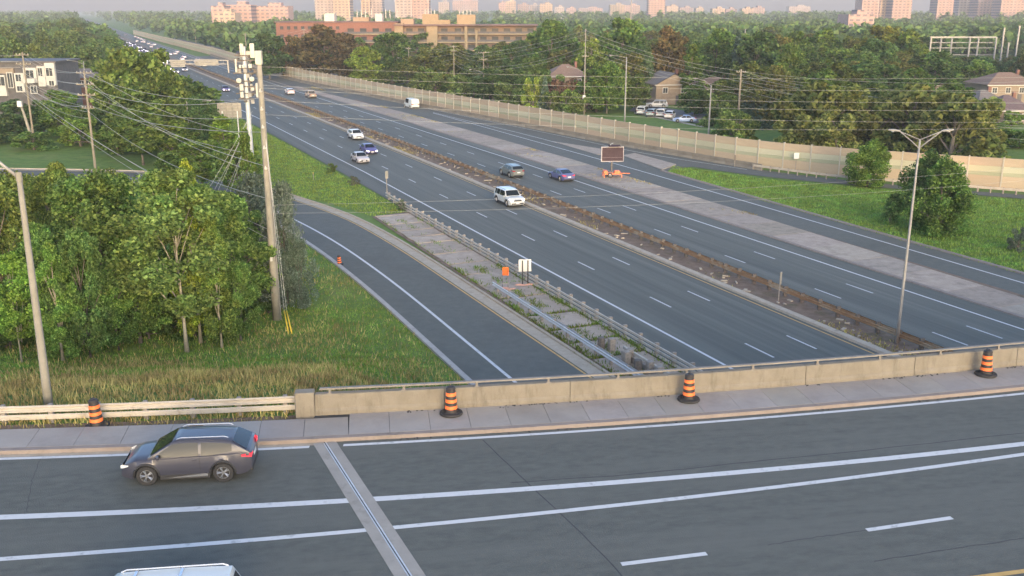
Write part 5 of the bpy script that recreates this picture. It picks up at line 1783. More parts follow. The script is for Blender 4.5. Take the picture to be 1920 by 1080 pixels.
for dx, lb in ((.0, 'yellow guy wire guard left of the pair by the hydro pole'), (.16, 'yellow guy wire guard right of the pair by the hydro pole')):
    b0, b1 = tp(541 + dx * 40, 626), at(533 + dx * 28, 583, base.y - 1.0)
    gw = thing('guy_wire', lb, 'guy wire', b0, 0, 'guy wires of the hydro pole')
    MB().tube([(0, 0, 0), b1 - b0], .05, 6).build('guard', mat('guard_yellow', (.75, .52, .03), (.85, .62, .06), .5, 3), gw, 'all')
    MB().tube([b1 - b0, htop - Vector((0, 0, 3.5)) - b0], .012, 4).build('cable', STEEL, gw)
# antenna mast
mx = at(472, 300, 88)
mz = at(472, 100, 88).z
am = thing('antenna_mast', 'cell antenna mast crowded with white panel antennas behind the hydro pole', 'mast', (mx.x, 88, 0))
pole_up(Vector((0, 0, 0)), Vector((0, 0, mz + .6)), .30, .16, mat('mast_grey', (.42, .44, .45), (.52, .54, .55), .5, 2, metal=.2), 'mast', am, 12)
WHT = mat('antenna_cream', (0.42, 0.41, 0.35), (0.5, 0.49, 0.43), .5, 2)
k = mpp(88, 18)
for i, (u, v0, v1, wpx, dy) in enumerate(((449, 82, 107, 4, .3), (455, 82, 103, 3.5, -.2), (474.5, 81, 108, 8, -.5), (444, 110, 135, 3.5, -.4), (485, 110, 124, 6, -.3), (453, 121, 127, 4.5, -.5), (459, 121, 127, 4, -.5), (472, 119, 127, 6, -.6), (456, 157, 169, 7, -.6), (457, 171, 182, 6, -.6), (483, 155, 182, 4, -.4), (477, 163, 169, 5, -.6), (469, 158, 172, 4, .4), (464, 96, 104, 10, .3))):
    pa_, pb_ = at(u, v0, 88), at(u, v1, 88)
    MB().box((pa_.x - mx.x, dy, (pa_.z + pb_.z) / 2), (wpx * k, .16, pa_.z - pb_.z)).build('antenna_panel', WHT, am, bevel=.02)
for u, v, rr in ((476, 147, 4.5), (452, 150, 4.5)):
    q = at(u, v, 88)
    MB().lathe([(.001, -.25), (rr * k, -.2), (rr * k * 1.05, .0), (rr * k * .9, .12)], (q.x - mx.x, -.6, q.z), 12, 'y').build('dish', WHT, am, True)
for v, wd in ((104, 34), (113, 40), (128, 36), (137, 44), (152, 30), (162, 38), (175, 40), (185, 30)):
    z = at(470, v, 88).z
    b = MB().box((0, -.15, z), (wd * k, .08, .1)).box((0, .3, z), (wd * k * .7, .08, .08)).box((-wd * k * .3, 0, z + .15), (.1, .6, .1)).box((wd * k * .28, 0, z - .12), (.12, .5, .16))
    b.build('mount_frame', POST_D, am)
for i, (u, v) in enumerate(((462, 132), (480, 133), (466, 142), (486, 140), (470, 178), (462, 188), (476, 190), (488, 166), (450, 133))):
    q = at(u, v, 88)
    MB().box((q.x - mx.x, -.3 + .1 * (i % 3), q.z), (.3, .25, .34)).build('radio_unit', POST_D if i % 2 else POLE_S, am)
# wires
WIRE = mat('wire_grey', (0.40, 0.40, 0.38), None, .6)
def wire(a, b_, sag, r=.014, parent=None, n=18, m=WIRE):
    pts = []
    for i in range(n + 1):
        f = i / n
        p_ = a + (b_ - a) * f
        pts.append((p_.x, p_.y, p_.z - 4 * sag * f * (1 - f)))
    return MB().tube(pts, r, 4, cap=False).build('strand', m, parent)
wr = thing('overhead_wires', 'overhead wires crossing the motorway from the hydro pole to the right', 'wires', hbase, 0)
op = thing('utility_pole', 'timber pole beyond the right edge carrying the crossing wires', 'utility pole', (92, 108, 0))
pole_up(Vector((0, 0, 0)), Vector((0, 0, 19.5)), .22, .14, POLE_T, 'pole', op)
for i, (v0, v1, vm) in enumerate(((125, 118, 165), (140, 142, 176), (160, 166, 188), (165, 172, 193), (188, 200, 207), (215, 206, 232), (385, 282, 381), (400, 300, 396))):
    a = at(490 + i, v0, hbase.y)
    xe = 92
    e0 = at(1930, v1, 88)
    d = (e0 - a)
    e = a + d * ((xe - a.x) / d.x)
    mid = a + (e - a) * .5
    um = 960 + F_PX * mid.x / (mid.y * cp + (CAM_H - mid.z) * sp)
    wire(a - hbase, e - hbase, rng.uniform(1.2, 1.7) if i < 6 else 1.6 + .3 * (i - 6), .007, wr, 26)
wl_ = thing('overhead_wires', 'bundle of sagging wires from the left poles to the hydro pole and mast', 'wires', (0, 0, 0))
def upole(u, vb, vt, Y, label, r0=.2, m=POLE_T, arms=(), lamp=None, lean=0.0, name='utility_pole', cat='utility pole', group=None):
    b0 = gp(u, vb) if Y is None else Vector((at(u, vb, Y).x, Y, 0))
    t_ = thing(name, label, cat, b0, 0, group)
    Yb = b0.y
    top = at(u, vt, Yb) - b0
    top.x = lean
    top.y = 0
    pole_up(Vector((0, 0, -.1)), top, r0, r0 * .6, m, 'pole', t_, 8)
    for dz, wd in arms:
        MB().box((0, -.1, top.z - dz), (wd, .1, .12)).build('crossarm', POLE_T, t_)
        for sx in (-.45, -.2, .2, .45):
            MB().lathe([(.03, 0), (.06, .06), (.02, .18)], (sx * wd, -.1, top.z - dz + .06), 6).build('insulator', INS, t_)
    if lamp:
        dz, ln_, rise = lamp
        s_ = Vector((0, 0, top.z - dz))
        e_ = s_ + Vector((ln_, -.2, rise))
        MB().tube([s_, (s_ + e_) / 2 + Vector((0, 0, rise * .25)), e_], .045, 6).build('arm', POLE_S, t_, 'all')
        cobra(t_, e_, Vector((1 if ln_ > 0 else -1, 0, 0)))
    return t_, b0, b0 + top
# left poles
pl1, b1, t1 = upole(182, 343, 132, 124, 'multi arm timber pole right of the lawn on the left', .19, POLE_T, ((.3, 1.9), (1.7, 2.2), (3.0, 2.2), (4.6, 1.6)))
pl2, b2, t2 = upole(66, 281, 98, 158, 'tall timber pole in front of the townhouse', .2, POLE_T, ((.4, 2.0), (1.8, 2.4)))
pl3, b3, t3 = upole(66, 280, 192, 158, 'leaning pale pole with white box below the townhouse', .3, POLE_C, (), None, -1.4)
MB().box((-1.4, -.2, t3.z - .2), (.7, .4, .9)).build('transformer_box', SIGN_W, pl3)
upole(172, 250, 115, 200, 'street light with curved arm before the brick building', .12, POLE_S, (), (.6, -2.6, .8), 0, 'street_lamp', 'street lamp')
upole(354, 236, 190, 150, 'thin grey street lamp among the tall trees left of the panel sign', .1, POLE_S, (), (.3, 3.2, .4), 0, 'street_lamp', 'street lamp')
for i in range(9):
    a = t1 + Vector((rng.uniform(-1, 1), 0, -.2 - (i % 4) * 1.35))
    e = Vector((htop.x + rng.uniform(-.3, .3), htop.y, htop.z - 1.5 - i * 1.15)) if i % 2 else Vector((mx.x, 88, mz - 4 - i * .8))
    wire(a, e, rng.uniform(.8, 1.6), .019, wl_)
for i in range(8):
    a = t2 + Vector((rng.uniform(-1, 1), 0, -.5 - (i % 4) * 1.3))
    e = t1 + Vector((rng.uniform(-1, 1), 0, -.2 - (i % 4) * 1.4))
    wire(a, e, rng.uniform(.4, 1.0), .019, wl_)
for i in range(7):
    a = b3 + Vector((-1.2, 0, 11.5 - i * .4))
    e = t1 + Vector((0, 0, -3.5 - i * .8)) if i < 4 else Vector((htop.x, htop.y, htop.z - 9 - i * .7))
    wire(a, e, rng.uniform(.8, 2.0), .019, wl_)
for i in range(4):
    a = t2 + Vector((rng.uniform(-1, 1), 0, -.5 - i * .9))
    wire(a, a + Vector((-70, 10, rng.uniform(0, 3))), 1.0, .019, wl_)
gw = thing('mast_cables', 'fan of thin pale cables dropping from the mast into the silvery bushes', 'cables', (mx.x, 88, 0))
for i in range(9):
    wire(Vector((rng.uniform(-.3, .4), 0, mz - 5 - i * .4)), Vector((-4.2 + i * .55, -10 + i, 3.0)), .3, .017, gw, 8)
# poles along the service road behind the wall
RP = 'lamp and utility poles behind the sound wall'
tops = []
specs = ((502, 122, 60, 'thin pole with lamp left of the brick apartment wing', POLE_T, ((.4, 1.8),), (1.8, -2.2, .5)),
         (574, 133, 54, 'tall timber pole in front of the purplish tree', POLE_T, ((.3, 1.6),), None),
         (647, 128, 71, 'timber pole with crossarm left of the lime tree', POLE_T, ((.3, 2.6),), None),
         (655, 145, 74, 'pale light pole right of the crossarm pole', POLE_C, (), (.2, -2.4, .3)),
         (768, 162, 88, 'timber pole with curved lamp arm below the stair tower', POLE_T, ((.5, 1.6),), (4.0, -2.6, .9)),
         (852, 178, 84, 'timber pole in front of the apartment balconies', POLE_T, ((.5, 1.6), (1.6, 1.4)), None),
         (907, 190, 97, 'timber pole with double crossarm right of the balconies', POLE_T, ((.2, 2.6), (1.8, 2.0)), (5.0, -2.8, .8)),
         (1095, 214, 54, 'tallest pole with curved lamp arm before the purple hedge', POLE_C, ((5.6, 1.4),), (9.0, -3.2, 1.2)),
         (1171, 234, 107, 'steel lamp post left of the parked cars', POLE_S, (), (.2, -2.6, .5)),
         (1328, 260, 160, 'steel lamp post right of the parked cars', POLE_S, (), (.1, -2.4, 1.2)),
         (1383, 238, 130, 'thick pale timber pole beside the silvery spruces', POLE_T, ((.5, 1.8),), None),
         (1397, 66, 54, 'distant tall thin pole above the suburb trees', POLE_S, (), None),
         (1670, 278, 176, 'bare thin steel lamp behind the wall left of the twin lamp', POLE_S, (), (.1, -1.2, .1)),
         (1752, 285, 190, 'thin timber pole behind the wall right of the twin lamp', POLE_T, ((.4, 1.2),), None),
         (330, 72, 56, 'far timber pole beside the wall', POLE_T, ((.4, 2.5),), None), (368, 86, 55, 'far timber pole by the wall second from the left', POLE_T, ((.4, 2.5),), None),
         (398, 93, 56, 'far timber pole by the wall third from the left', POLE_T, ((.4, 3.5),), None), (435, 102, 60, 'far timber pole left of the mast antennas', POLE_T, ((.6, 3.0),), None), (463, 108, 62, 'far timber pole behind the mast antennas', POLE_T, ((.6, 2.0),), None))
for u, vb, vt, lb, m, arms, lamp in specs:
    big = 1 + (vb < 120) * .6
    nm = ('street_lamp', 'street lamp') if lamp and not arms else ('utility_pole', 'utility pole')
    Yp = None
    if u == 1397: Yp = 420
    _, b0, t0 = upole(u, vb, vt, Yp, lb, (.17 if u != 1383 else .26) * big, m, arms, lamp, 0, nm[0], nm[1], RP)
    if m is POLE_T or u == 1095: tops.append((u, t0))
    if u in (1095,):
        MB().box((-.1, -.3, 3.2), (.6, .5, 1.5)).build('cabinet', SIGN_W, _)
rw_ = thing('overhead_wires', 'wires strung along the poles behind the sound wall', 'wires', (0, 0, 0))
tops = sorted([t for t in tops if t[0] != 1397], key=lambda q: q[0])
for (u0, a), (u1, b_) in zip(tops, tops[1:]):
    if (a - b_).length > 160: continue
    for i, dz in enumerate((.3, 1.1, 2.2, 3.6, 4.6)):
        wire(a - Vector((0, 0, dz)), b_ - Vector((0, 0, dz)), rng.uniform(.5, 1.1), .02, rw_)
for i, dz in enumerate((.3, .9, 2.0, 3.0, 4.6)):
    a = tops[-1][1] - Vector((0, 0, dz))
    wire(a, a + Vector((60, -25, -1.0)), .8, .016, rw_)
    a = [t for u, t in tops if u == 1383][0] - Vector((0, 0, dz))
    wire(a, at(1990, 150 + i * 22, 150), 1.2, .016, rw_)

# manhole cover in the verge
p = gp(366, 803, DECK + .16)
mh = thing('manhole_cover', 'round rusty manhole cover at the back of the sidewalk behind the SUV', 'manhole cover', p)
MB().lathe([(.36, -.02), (.36, .015), (.32, .022), (.001, .022)], n=20).build('frame', RUST, mh)
b = MB()
for i in range(-3, 4):
    b.box((i * .08, 0, .026), (.03, .5 * math.sqrt(max(.1, 1 - (i / 4) ** 2)), .01))
b.build('grip_bar', POST_D, mh)
# ------------------------------------------------------------------ buildings
BRICK = mat('brick_red', (0.155, 0.075, 0.058), (0.21, 0.105, 0.082), .9, 1.5, 8)
BRICK_T = mat('brick_tan', (0.215, 0.17, 0.125), (0.27, 0.215, 0.165), .9, 1.5, 8)
BRICK_D = mat('brick_brown', (0.13, 0.095, 0.07), (0.18, 0.135, 0.10), .9, 1.5, 8)
CREAM = mat('render_cream', (0.21, 0.17, 0.112), (0.26, 0.21, 0.145), .9, .8, 6)
STUCCO = mat('stucco_white', (0.40, 0.39, 0.37), (0.48, 0.47, 0.45), .85, .8, 6)
SLAB = mat('balcony_slab', (0.26, 0.225, 0.175), (0.32, 0.28, 0.225), .9, 1)
DARKC = mat('cladding_dark', (0.06, 0.058, 0.065), (0.10, 0.095, 0.10), .7, 1)
ROOF_B = mat('shingle_brown', (0.16, 0.105, 0.078), (0.23, 0.16, 0.125), .95, 3, 8)
ROOF_G = mat('shingle_grey', (0.13, 0.115, 0.11), (0.19, 0.17, 0.16), .95, 3, 8)
ROOF_D = mat('roof_dark', (0.10, 0.07, 0.075), (0.15, 0.11, 0.11), .9, 2)
WIN = mat('window_glass', (0.03, 0.036, 0.042), (0.07, 0.075, 0.08), .12, .3, 2)
FRAME = mat('window_frame', (0.55, 0.54, 0.51), None, .6)
LOT = mat('asphalt_lot', (0.12, 0.12, 0.12), (0.155, 0.15, 0.15), .9, .8, 8)

def window(parent, x, y, z, wd, hh, a=0.0, frame=True):
    w_ = MB().box((0, 0, 0), (wd, .06, hh)).build('window', WIN, parent)
    w_.location, w_.rotation_euler = (x, y, z), (0, 0, a)
    if frame:
        f = MB()
        for sx in (-1, 1):
            f.box((sx * (wd / 2 + .05), -.02, 0), (.10, .12, hh + .2))
        f.box((0, -.02, hh / 2 + .05), (wd, .12, .1)).box((0, -.03, -hh / 2 - .05), (wd + .2, .16, .1))
        f.box((0, -.035, 0), (.06, .03, hh))
        f.build('frame', FRAME, w_)
def house(u, Y, vtop, wpx, label, roofm, wallm, a=0.0, depth=9.0, gable=False, storeys=2, hroof=2.6):
    top = at(u, vtop, Y)
    wd = wpx * 2 * mpp(Y, 6)
    hw_ = max(2.6, top.z - hroof)
    h = thing('house', label, 'house', (top.x, Y + depth / 2, 0), a, 'houses beyond the sound wall')
    MB().box((0, 0, hw_ / 2), (wd, depth, hw_)).build('wall', wallm, h)
    b = MB()
    e = .5
    x, y = wd / 2 + e, depth / 2 + e
    zt = hw_ + hroof
    if gable:       # ridge towards the viewer
        b.add([(-x, -y, hw_), (x, -y, hw_), (0, -y, zt), (-x, y, hw_), (x, y, hw_), (0, y, zt)], [(0, 2, 5, 3), (2, 1, 4, 5), (3, 5, 4), (0, 3, 4, 1)])
        MB().add([(-x + e, -y + e, hw_), (x - e, -y + e, hw_), (0, -y + e, zt - e * hroof / x)], [(0, 1, 2)]).build('gable', wallm, h)
    else:
        rx = max(.5, x - y * .9)
        b.add([(-x, -y, hw_), (x, -y, hw_), (x, y, hw_), (-x, y, hw_), (-rx, 0, zt), (rx, 0, zt)], [(0, 1, 5, 4), (1, 2, 5), (2, 3, 4, 5), (3, 0, 4), (0, 3, 2, 1)])
    rf = b.build('roof', roofm, h)
    MB().box((wd * .28, .8, zt - .2), (.6, .6, 1.5)).build('chimney', BRICK, rf)
    MB().box((0, -y, hw_ - .08), (x * 2, .1, .16)).build('fascia', FRAME, h)
    n = max(2, int(wd / 3.2))
    for s_ in range(storeys if hw_ > 4.5 else 1):
        z = hw_ - 1.3 - s_ * 2.7
        if z < 1: break
        for i in range(n):
            window(h, -wd / 2 + wd * (i + .5) / n, -depth / 2 - .02, z, 1.1, 1.2)
    MB().box((wd * .1, -depth / 2 - .03, 1.05), (1.0, .08, 2.1)).build('door', DARKC, h)
    return h
house(1062, 236, 122, 38, 'tan brick house with brown hip roof behind the purple hedge', ROOF_B, BRICK_T, .15)
house(1258, 232, 137, 36, 'tan house with a gable facing the parked cars', ROOF_G, BRICK_T, .2, 10, True)
house(1345, 245, 147, 40, 'low house with wide brown roof right of the gabled house', ROOF_B, BRICK_T, .1)
house(1300, 262, 134, 24, 'house with dark roof peeking out behind the gabled house', ROOF_D, BRICK_T, .1)
house(1445, 250, 148, 36, 'house with brown roof right of the thick timber pole', ROOF_B, BRICK_T, .1)
house(1555, 262, 138, 34, 'house with flat brown roof among the olive trees', ROOF_B, BRICK_T, .1)
house(1708, 262, 148, 30, 'house with pale brown hip roof left of the far right houses', ROOF_B, BRICK_T, .1)
house(1775, 258, 150, 34, 'house with brown roof between the dark tree and the tan house', ROOF_B, BRICK_T, .1)
house(1905, 236, 138, 52, 'large tan house with brown roof at the right picture edge', ROOF_B, BRICK_T, .05, 11)
house(1862, 205, 172, 30, 'small tan house with grey roof below the large tan house', ROOF_G, BRICK_T, .12)
house(1905, 192, 205, 34, 'low house with dark roof at the right picture edge above the wall', ROOF_D, BRICK_T, .05, 9, False, 1)
# two lots with asphalt
strip('parking_lot', [gp(1180, 208), gp(1310, 232)], [gp(1195, 193), gp(1345, 218)], 0.0, LOT)
strip('parking_lot', [gp(500, 118), gp(640, 138), gp(830, 170), gp(870, 176)], [gp(520, 110), gp(680, 130), gp(860, 160), gp(900, 166)], 0.0, LOT)
kp = MB()
q0, q1 = gp(1192, 212), gp(1320, 238)
kerb('kerb', [Vector((q0.x, q0.y)), Vector((q1.x, q1.y))], .4, .15, KERB_P)
# service road behind the wall
so_ = offset(wall_line[40:210], -13)
si_ = offset(wall_line[40:210], -20)
strip('service_road', si_, so_, -.02, LOT)

# long apartment block
Yb = 380
def bx(u): return at(u, 60, Yb).x
def bz(v): return at(960, v, Yb).z
ab = thing('apartment_block', 'long five storey apartment block with brick wing, cream stair towers and balconies', 'building', (0, Yb, 0))
def blk(name, u0, u1, vt, m, y0=0, dp=14, z0=0):
    xa, xb, zt = bx(u0), bx(u1), bz(vt)
    return MB().box(((xa + xb) / 2, y0 + dp / 2, (zt + z0) / 2), (xb - xa, dp, zt - z0)).build(name, m, ab)
blk('brick_wall', 518, 646, 43, BRICK)
blk('brick_wall', 646, 744, 42, BRICK, .02)
blk('brick_wall', 744, 1006, 49, BRICK_D, 1.6)
blk('stair_tower', 740, 756, 44, CREAM, -.6, 4)
blk('stair_tower', 800, 820, 49, CREAM, -.6, 4)
blk('stair_tower', 871, 876, 49, CREAM, -.3, 3)
blk('stair_tower', 891, 895, 57, CREAM, -.3, 3)
rfz = bz(48)
MB().box(((bx(740) + bx(1006)) / 2, 7, rfz + .2), (bx(1006) - bx(740) + 1, 17, .5)).build('roof', ROOF_D, ab)
MB().box(((bx(518) + bx(744)) / 2, 7, bz(42) + .15), (bx(744) - bx(518) + 1, 15, .4)).build('roof', ROOF_D, ab)
fl = 3.0
for seg in ((756, 800), (820, 871), (876, 891), (895, 1006), (646, 740)):
    xa, xb = bx(seg[0]), bx(seg[1])
    for k_ in range(5):
        z = rfz - .6 - k_ * fl
        if z < 1: break
        y_ = 0.0 if seg[0] != 646 else -1.2
        MB().box(((xa + xb) / 2, y_ + .7, z - 2.5), (xb - xa - .1, 1.7, .42)).build('balcony', CREAM, ab)
        MB().box(((xa + xb) / 2, y_ - .1, z - 1.95), (xb - xa - .1, .08, .75)).build('balustrade', DARKC, ab)
        n = max(1, int((xb - xa) / 4.2))
        for i in range(n):
            window(ab, xa + (xb - xa) * (i + .5) / n, y_ + 1.56 if seg[0] != 646 else -.03, z - 1.2, 2.4, 1.6, 0, False)
for u0, u1, nn in ((522, 640, 9),):
    for k_ in range(4):
        for i in range(nn):
            window(ab, bx(u0) + (bx(u1) - bx(u0)) * (i + .5) / nn, -.02, bz(43) - 1.8 - k_ * fl, 1.3, 1.2, 0, False)
for u0, u1, vt, m in ((606, 625, 26, STUCCO), (702, 715, 26, STUCCO), (791, 821, 27, CREAM), (821, 843, 38, CREAM), (856, 891, 28, CREAM), (750, 774, 36, BRICK_T), (660, 690, 33, BRICK_T)):
    o_ = MB().box(((bx(u0) + bx(u1)) / 2, 6, (bz(48) + bz(vt)) / 2), (bx(u1) - bx(u0), 5, bz(vt) - bz(48) + .2)).build('rooftop_box', m, ab)
for u_ in (797, 802, 808, 814, 861, 868, 875, 882, 668, 676, 684, 695, 722, 730, 745):
    MB().box((bx(u_), 4, bz(26)), (.25, .25, 3.2)).build('rooftop_antenna', STUCCO, ab)
# skyline towers
def tower_mat(name, c1, c2):
    m = mat(name, c1, c2, .8, .4, 3)
    n, l = m.node_tree.nodes, m.node_tree.links
    p = n['Principled BSDF']
    src = p.inputs['Base Color'].links[0].from_socket
    tc = n.new('ShaderNodeTexCoord')
    mp = n.new('ShaderNodeMapping')
    mp.inputs['Rotation'].default_value = (R(90), 0, 0)
    l.new(tc.outputs['Object'], mp.inputs[0])
    bt = n.new('ShaderNodeTexBrick')
    bt.offset = 0
    bt.inputs['Scale'].default_value = 1
    bt.inputs['Brick Width'].default_value = 4.5
    bt.inputs['Row Height'].default_value = 3.2
    bt.inputs['Mortar Size'].default_value = .95
    bt.inputs['Color1'].default_value = (.09, .095, .11, 1)
    bt.inputs['Color2'].default_value = (.15, .15, .17, 1)
    l.new(mp.outputs[0], bt.inputs['Vector'])
    l.new(src, bt.inputs['Mortar'])
    l.new(bt.outputs[0], p.inputs['Base Color'])
    return m
T1 = tower_mat('tower_pale', (.32, .275, .255), (.38, .33, .31))
T2 = tower_mat('tower_rosy', (.33, .225, .20), (.39, .28, .25))
T3 = tower_mat('tower_cream', (.36, .28, .20), (.42, .33, .25))
def tower(u0, u1, vt, D, m, label, dp=20, a=0.0, steps=1):
    pa_, pb_ = at(u0, vt, D), at(u1, vt, D)
    wd, z = pb_.x - pa_.x, pa_.z
    t_ = thing('tower_block', label, 'tower', ((pa_.x + pb_.x) / 2, D + dp / 2, 0), a, 'tower blocks on the skyline')
    MB().box((0, 0, z / 2), (wd, dp, z)).build('facade', m, t_)
    MB().box((wd * .1, 0, z + 1.5), (wd * .35, dp * .5, 3)).build('penthouse', m, t_)
    nf = int(z / 3.2)
    b = MB()
    for k_ in range(max(0, nf - 9), nf):
        b.box((-wd * .22, -dp / 2 - .6, k_ * 3.2 + .3), (wd * .36, 1.2, .3))
        b.box((wd * .27, -dp / 2 - .6, k_ * 3.2 + .3), (wd * .3, 1.2, .3))
    b.build('balconies', SLAB, t_)
    return t_
tower(589, 623, -14, 1250, T1, 'pale half of the tall lit tower above the apartment wing', 26)
tower(623, 655, -16, 1240, T3, 'orange lit half of the tall tower above the apartment wing', 26)
tower(676, 693, -12, 1300, T3, 'slim cream tower right of the orange lit tower', 24)
tower(693, 716, -10, 1310, T1, 'slim grey tower beside the slim cream one', 24)
tower(740, 772, -10, 1200, T1, 'wide pale tower left half above the stair tower', 24)
tower(772, 804, -8, 1205, T2, 'wide rosy tower right half above the stair tower', 24)
tower(822, 842, 4, 2000, T1, 'low pale block right of the wide towers', 24)
tower(848, 896, 1, 2400, T2, 'hazy rosy long block right of the wide towers', 24)
tower(935, 948, 5, 1900, T2, 'small rosy block above the balconies', 20)
tower(948, 967, 2, 1950, T3, 'small cream block above the balconies', 20)
tower(395, 420, 11, 900, T2, 'pink lit block left end of the long low group', 20)
tower(420, 470, 9, 930, T2, 'pink lit long block in the middle of the low group', 22)
tower(470, 540, 11, 950, T2, 'pink lit long block right end of the low group', 22)
tower(400, 440, 24, 840, T3, 'cream block in front of the pink lit group', 18)
i_ = 0
sky_lab = ('first', 'second', 'third', 'fourth', 'fifth', 'sixth', 'seventh', 'eighth', 'ninth', 'tenth', 'eleventh', 'twelfth', 'thirteenth', 'fourteenth', 'fifteenth', 'sixteenth')
for u0, u1, vt, D, m in ((970, 992, 8, 2000, T2), (993, 1010, 9, 1900, T1), (1012, 1036, 7, 1850, T3), (1040, 1058, 13, 2100, T1), (1062, 1080, 15, 2200, T2), (1085, 1130, 15, 2300, T2), (1144, 1172, 9, 1700, T3), (1172, 1200, 10, 2000, T2),
                         (1217, 1248, -12, 1500, T2), (1250, 1272, 11, 2100, T3), (1275, 1300, 14, 2200, T2), (1305, 1320, 15, 1900, T3), (1336, 1360, 16, 1700, T3), (1362, 1382, 17, 1750, T2), (1392, 1412, 16, 1700, T3), (1412, 1434, 14, 1800, T2)):
    tower(u0, u1, vt, D, m, sky_lab[i_] + ' skyline block counted from above the balconies to the right', 22)
    i_ += 1
for u0, u1, vt, D, m, lb in ((1480, 1520, 12, 2200, T1, 'grey hazy block left of the glowing towers'), (1618, 1650, -5, 1150, T2, 'left glowing tower at the top right'), (1652, 1672, -9, 1200, T3, 'second glowing tower at the top right'), (1676, 1712, -10, 1180, T2, 'third glowing tower at the top right'),
                             (1760, 1790, -8, 1300, T2, 'fourth tower at the top right'), (1800, 1830, -10, 1350, T1, 'fifth tower at the top right'), (1836, 1870, -10, 1300, T2, 'sixth tower at the top right'), (1880, 1925, -10, 1250, T2, 'tower cut by the top right corner'), (1592, 1640, 27, 700, T2, 'low rosy hall below the glowing towers')):
    tower(u0, u1, vt, D, m, lb, 24)
# townhouse row on the left
Yt = 205
tx = lambda u: at(u, 150, Yt).x
tz = lambda v: at(960, v, Yt).z
th_ = thing('townhouse', 'modern white and dark flat roofed townhouse block at the left edge', 'building', (0, Yt, 0))
MB().box(((tx(-90) + tx(105)) / 2, 6, tz(118) / 2), (tx(105) - tx(-90), 11, tz(118))).build('wall', DARKC, th_)
MB().box(((tx(-90) + tx(106)) / 2, 6, tz(116)), (tx(106) - tx(-90) + .6, 12, .35)).build('roof', DARKC, th_)
for u0, u1, v0, v1 in ((28, 45, 137, 173), (46, 70, 127, 155), (72, 86, 124, 162), (87, 105, 118, 160), (-40, 10, 141, 180)):
    MB().box(((tx(u0) + tx(u1)) / 2, .2, (tz(v0) + tz(v1)) / 2), (tx(u1) - tx(u0), .7, tz(v0) - tz(v1))).build('bay', STUCCO, th_)
MB().box(((tx(-60) + tx(28)) / 2, .3, tz(133)), (tx(28) - tx(-60), .8, 1.0)).build('parapet', BRICK_T, th_)
for u, v, w1, h1 in ((58, 141, 1.6, 2.0), (95, 135, 1.3, 1.6), (78, 135, .9, 1.6), (97, 156, 1.0, 1.0), (36, 146, 1.1, 1.4), (20, 150, 1.0, 3.0), (36, 166, 1.1, 1.0), (2, 152, 1.6, 1.8), (62, 168, 1.2, 1.4)):
    window(th_, tx(u), -.2, tz(v), w1, h1)
MB().box(((tx(48) + tx(69)) / 2, -.5, tz(151)), (tx(69) - tx(48), 1.2, .9)).build('balcony', STUCCO, th_)
bb = thing('brick_building', 'low brick building with dark roof right of the townhouse', 'building', (0, 225, 0))
x0_, x1_ = at(108, 150, 225).x, at(172, 150, 225).x
zt = at(960, 146, 225).z
MB().box(((x0_ + x1_) / 2, 5, zt / 2), (x1_ - x0_, 10, zt)).build('wall', BRICK, bb)
MB().add([(x0_ - .6, -.6, zt), (x1_ + .6, -.6, zt), (x1_ + .6, 10.6, zt), (x0_ - .6, 10.6, zt), (x0_ + 1, 5, zt + 1.8), (x1_ - 1, 5, zt + 1.8)], [(0, 1, 5, 4), (1, 2, 5), (2, 3, 4, 5), (3, 0, 4), (0, 3, 2, 1)]).build('roof', ROOF_G, bb)
for i in range(5):
    window(bb, x0_ + (x1_ - x0_) * (i + .5) / 5, -.03, zt - 1.3, 1.0, 1.3)
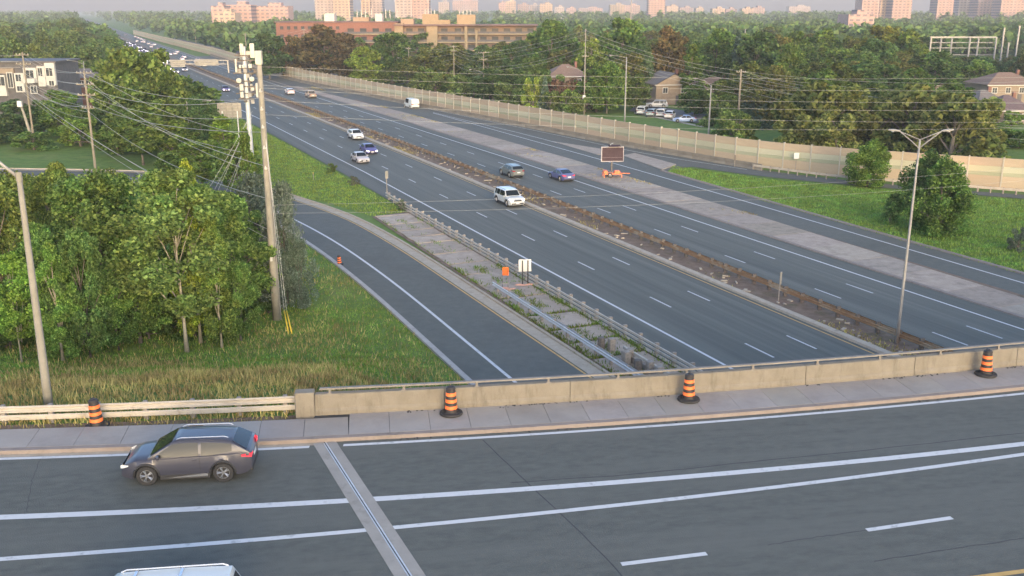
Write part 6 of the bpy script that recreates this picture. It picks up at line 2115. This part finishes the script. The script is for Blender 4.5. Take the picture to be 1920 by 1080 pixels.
# substation
Ys = 330
sx_ = lambda u: at(u, 90, Ys).x
sz = lambda v: at(960, v, Ys).z
ss_ = thing('substation', 'pale lattice frames of an electric substation near the right edge', 'substation', (0, Ys, 0))
for i, u in enumerate((1744, 1768, 1793, 1817, 1838, 1843, 1866)):
    MB().box((sx_(u), (i % 3) * 2, sz(70) / 2), (.42, .42, sz(70))).build('column', POLE_S, ss_)
for v in (70, 80, 90, 103, 112):
    MB().box(((sx_(1744) + sx_(1868)) / 2, 1, sz(v)), (sx_(1868) - sx_(1744), .2, .2 if v > 72 else .5)).build('beam', POLE_S, ss_)
for v0, ua, ub in ((116, 1840, 1935), (126, 1845, 1935), (136, 1855, 1935)):
    MB().box(((sx_(ua) + sx_(ub)) / 2, -4, sz(v0)), (sx_(ub) - sx_(ua), .5, .7)).build('beam', STUCCO, ss_)
for i in range(9):
    u = 1850 + i * 10
    MB().box((sx_(u), -4, sz(121)), (.3, .3, 3.2), 0).build('strut', STUCCO, ss_)
    MB().box((sx_(u + 3), -3.4, sz(132) - 6), (.35, .35, 14)).build('column', POLE_S, ss_)
for u, vt in ((1884, 52), (1896, 80), (1912, 48), (1930, 60)):
    MB().box((sx_(u), 2, sz(vt) / 2), (.45, .45, sz(vt))).build('column', POLE_S, ss_)
# tall lattice-less radio mast over the skyline
pm_ = at(1182, 60, 600)
rm_ = thing('radio_mast', 'thin tall mast rising above the largest round tree', 'mast', (pm_.x, 600, 0))
MB().tube([(0, 0, 0), (0, 0, at(1182, -8, 600).z)], [.45, .3], 6).build('pole', POLE_S, rm_)
# ------------------------------------------------------------------ air
hz = MB().box((0, 2200, 60), (5000, 5000, 124)).build('haze', mat('haze_dummy', (1, 1, 1)))
hm = bpy.data.materials.new('haze')
hm.use_nodes = True
hm.node_tree.nodes.remove(hm.node_tree.nodes['Principled BSDF'])
pv = hm.node_tree.nodes.new('ShaderNodeVolumePrincipled')
pv.inputs['Color'].default_value = (.80, .83, .87, 1)
pv.inputs['Density'].default_value = 0.00026
pv.inputs['Anisotropy'].default_value = 0.1
hm.node_tree.links.new(pv.outputs[0], hm.node_tree.nodes['Material Output'].inputs['Volume'])
hz.data.materials.clear()
hz.data.materials.append(hm)
tag(hz, 'thin morning haze over the suburb', 'haze', kind='stuff')

# ------------------------------------------------------------------ look-alikes: say which one
bpy.context.view_layer.update()
ORD = 'leftmost,second from left,third from left,fourth from left,fifth from left,sixth from left,seventh from left,eighth from left,ninth from left,tenth from left,eleventh from left,twelfth from left,thirteenth from left,fourteenth from left,fifteenth from left'.split(',')
same = {}
for o in bpy.data.objects:
    if o.parent is None and 'label' in o and 'group' in o:
        same.setdefault(o['label'], []).append(o)
for lb, os_ in same.items():
    if len(os_) < 2:
        continue
    def pu(o):
        p = o.location
        return p.x / (p.y * cp + (CAM_H - p.z) * sp)
    os_.sort(key=pu)
    n = len(os_)
    for i, o in enumerate(os_):
        if i < 15:
            o['label'] = lb + ', ' + ORD[i]
        elif n - i <= 15:
            o['label'] = lb + ', ' + ORD[n - 1 - i].replace('left', 'right')
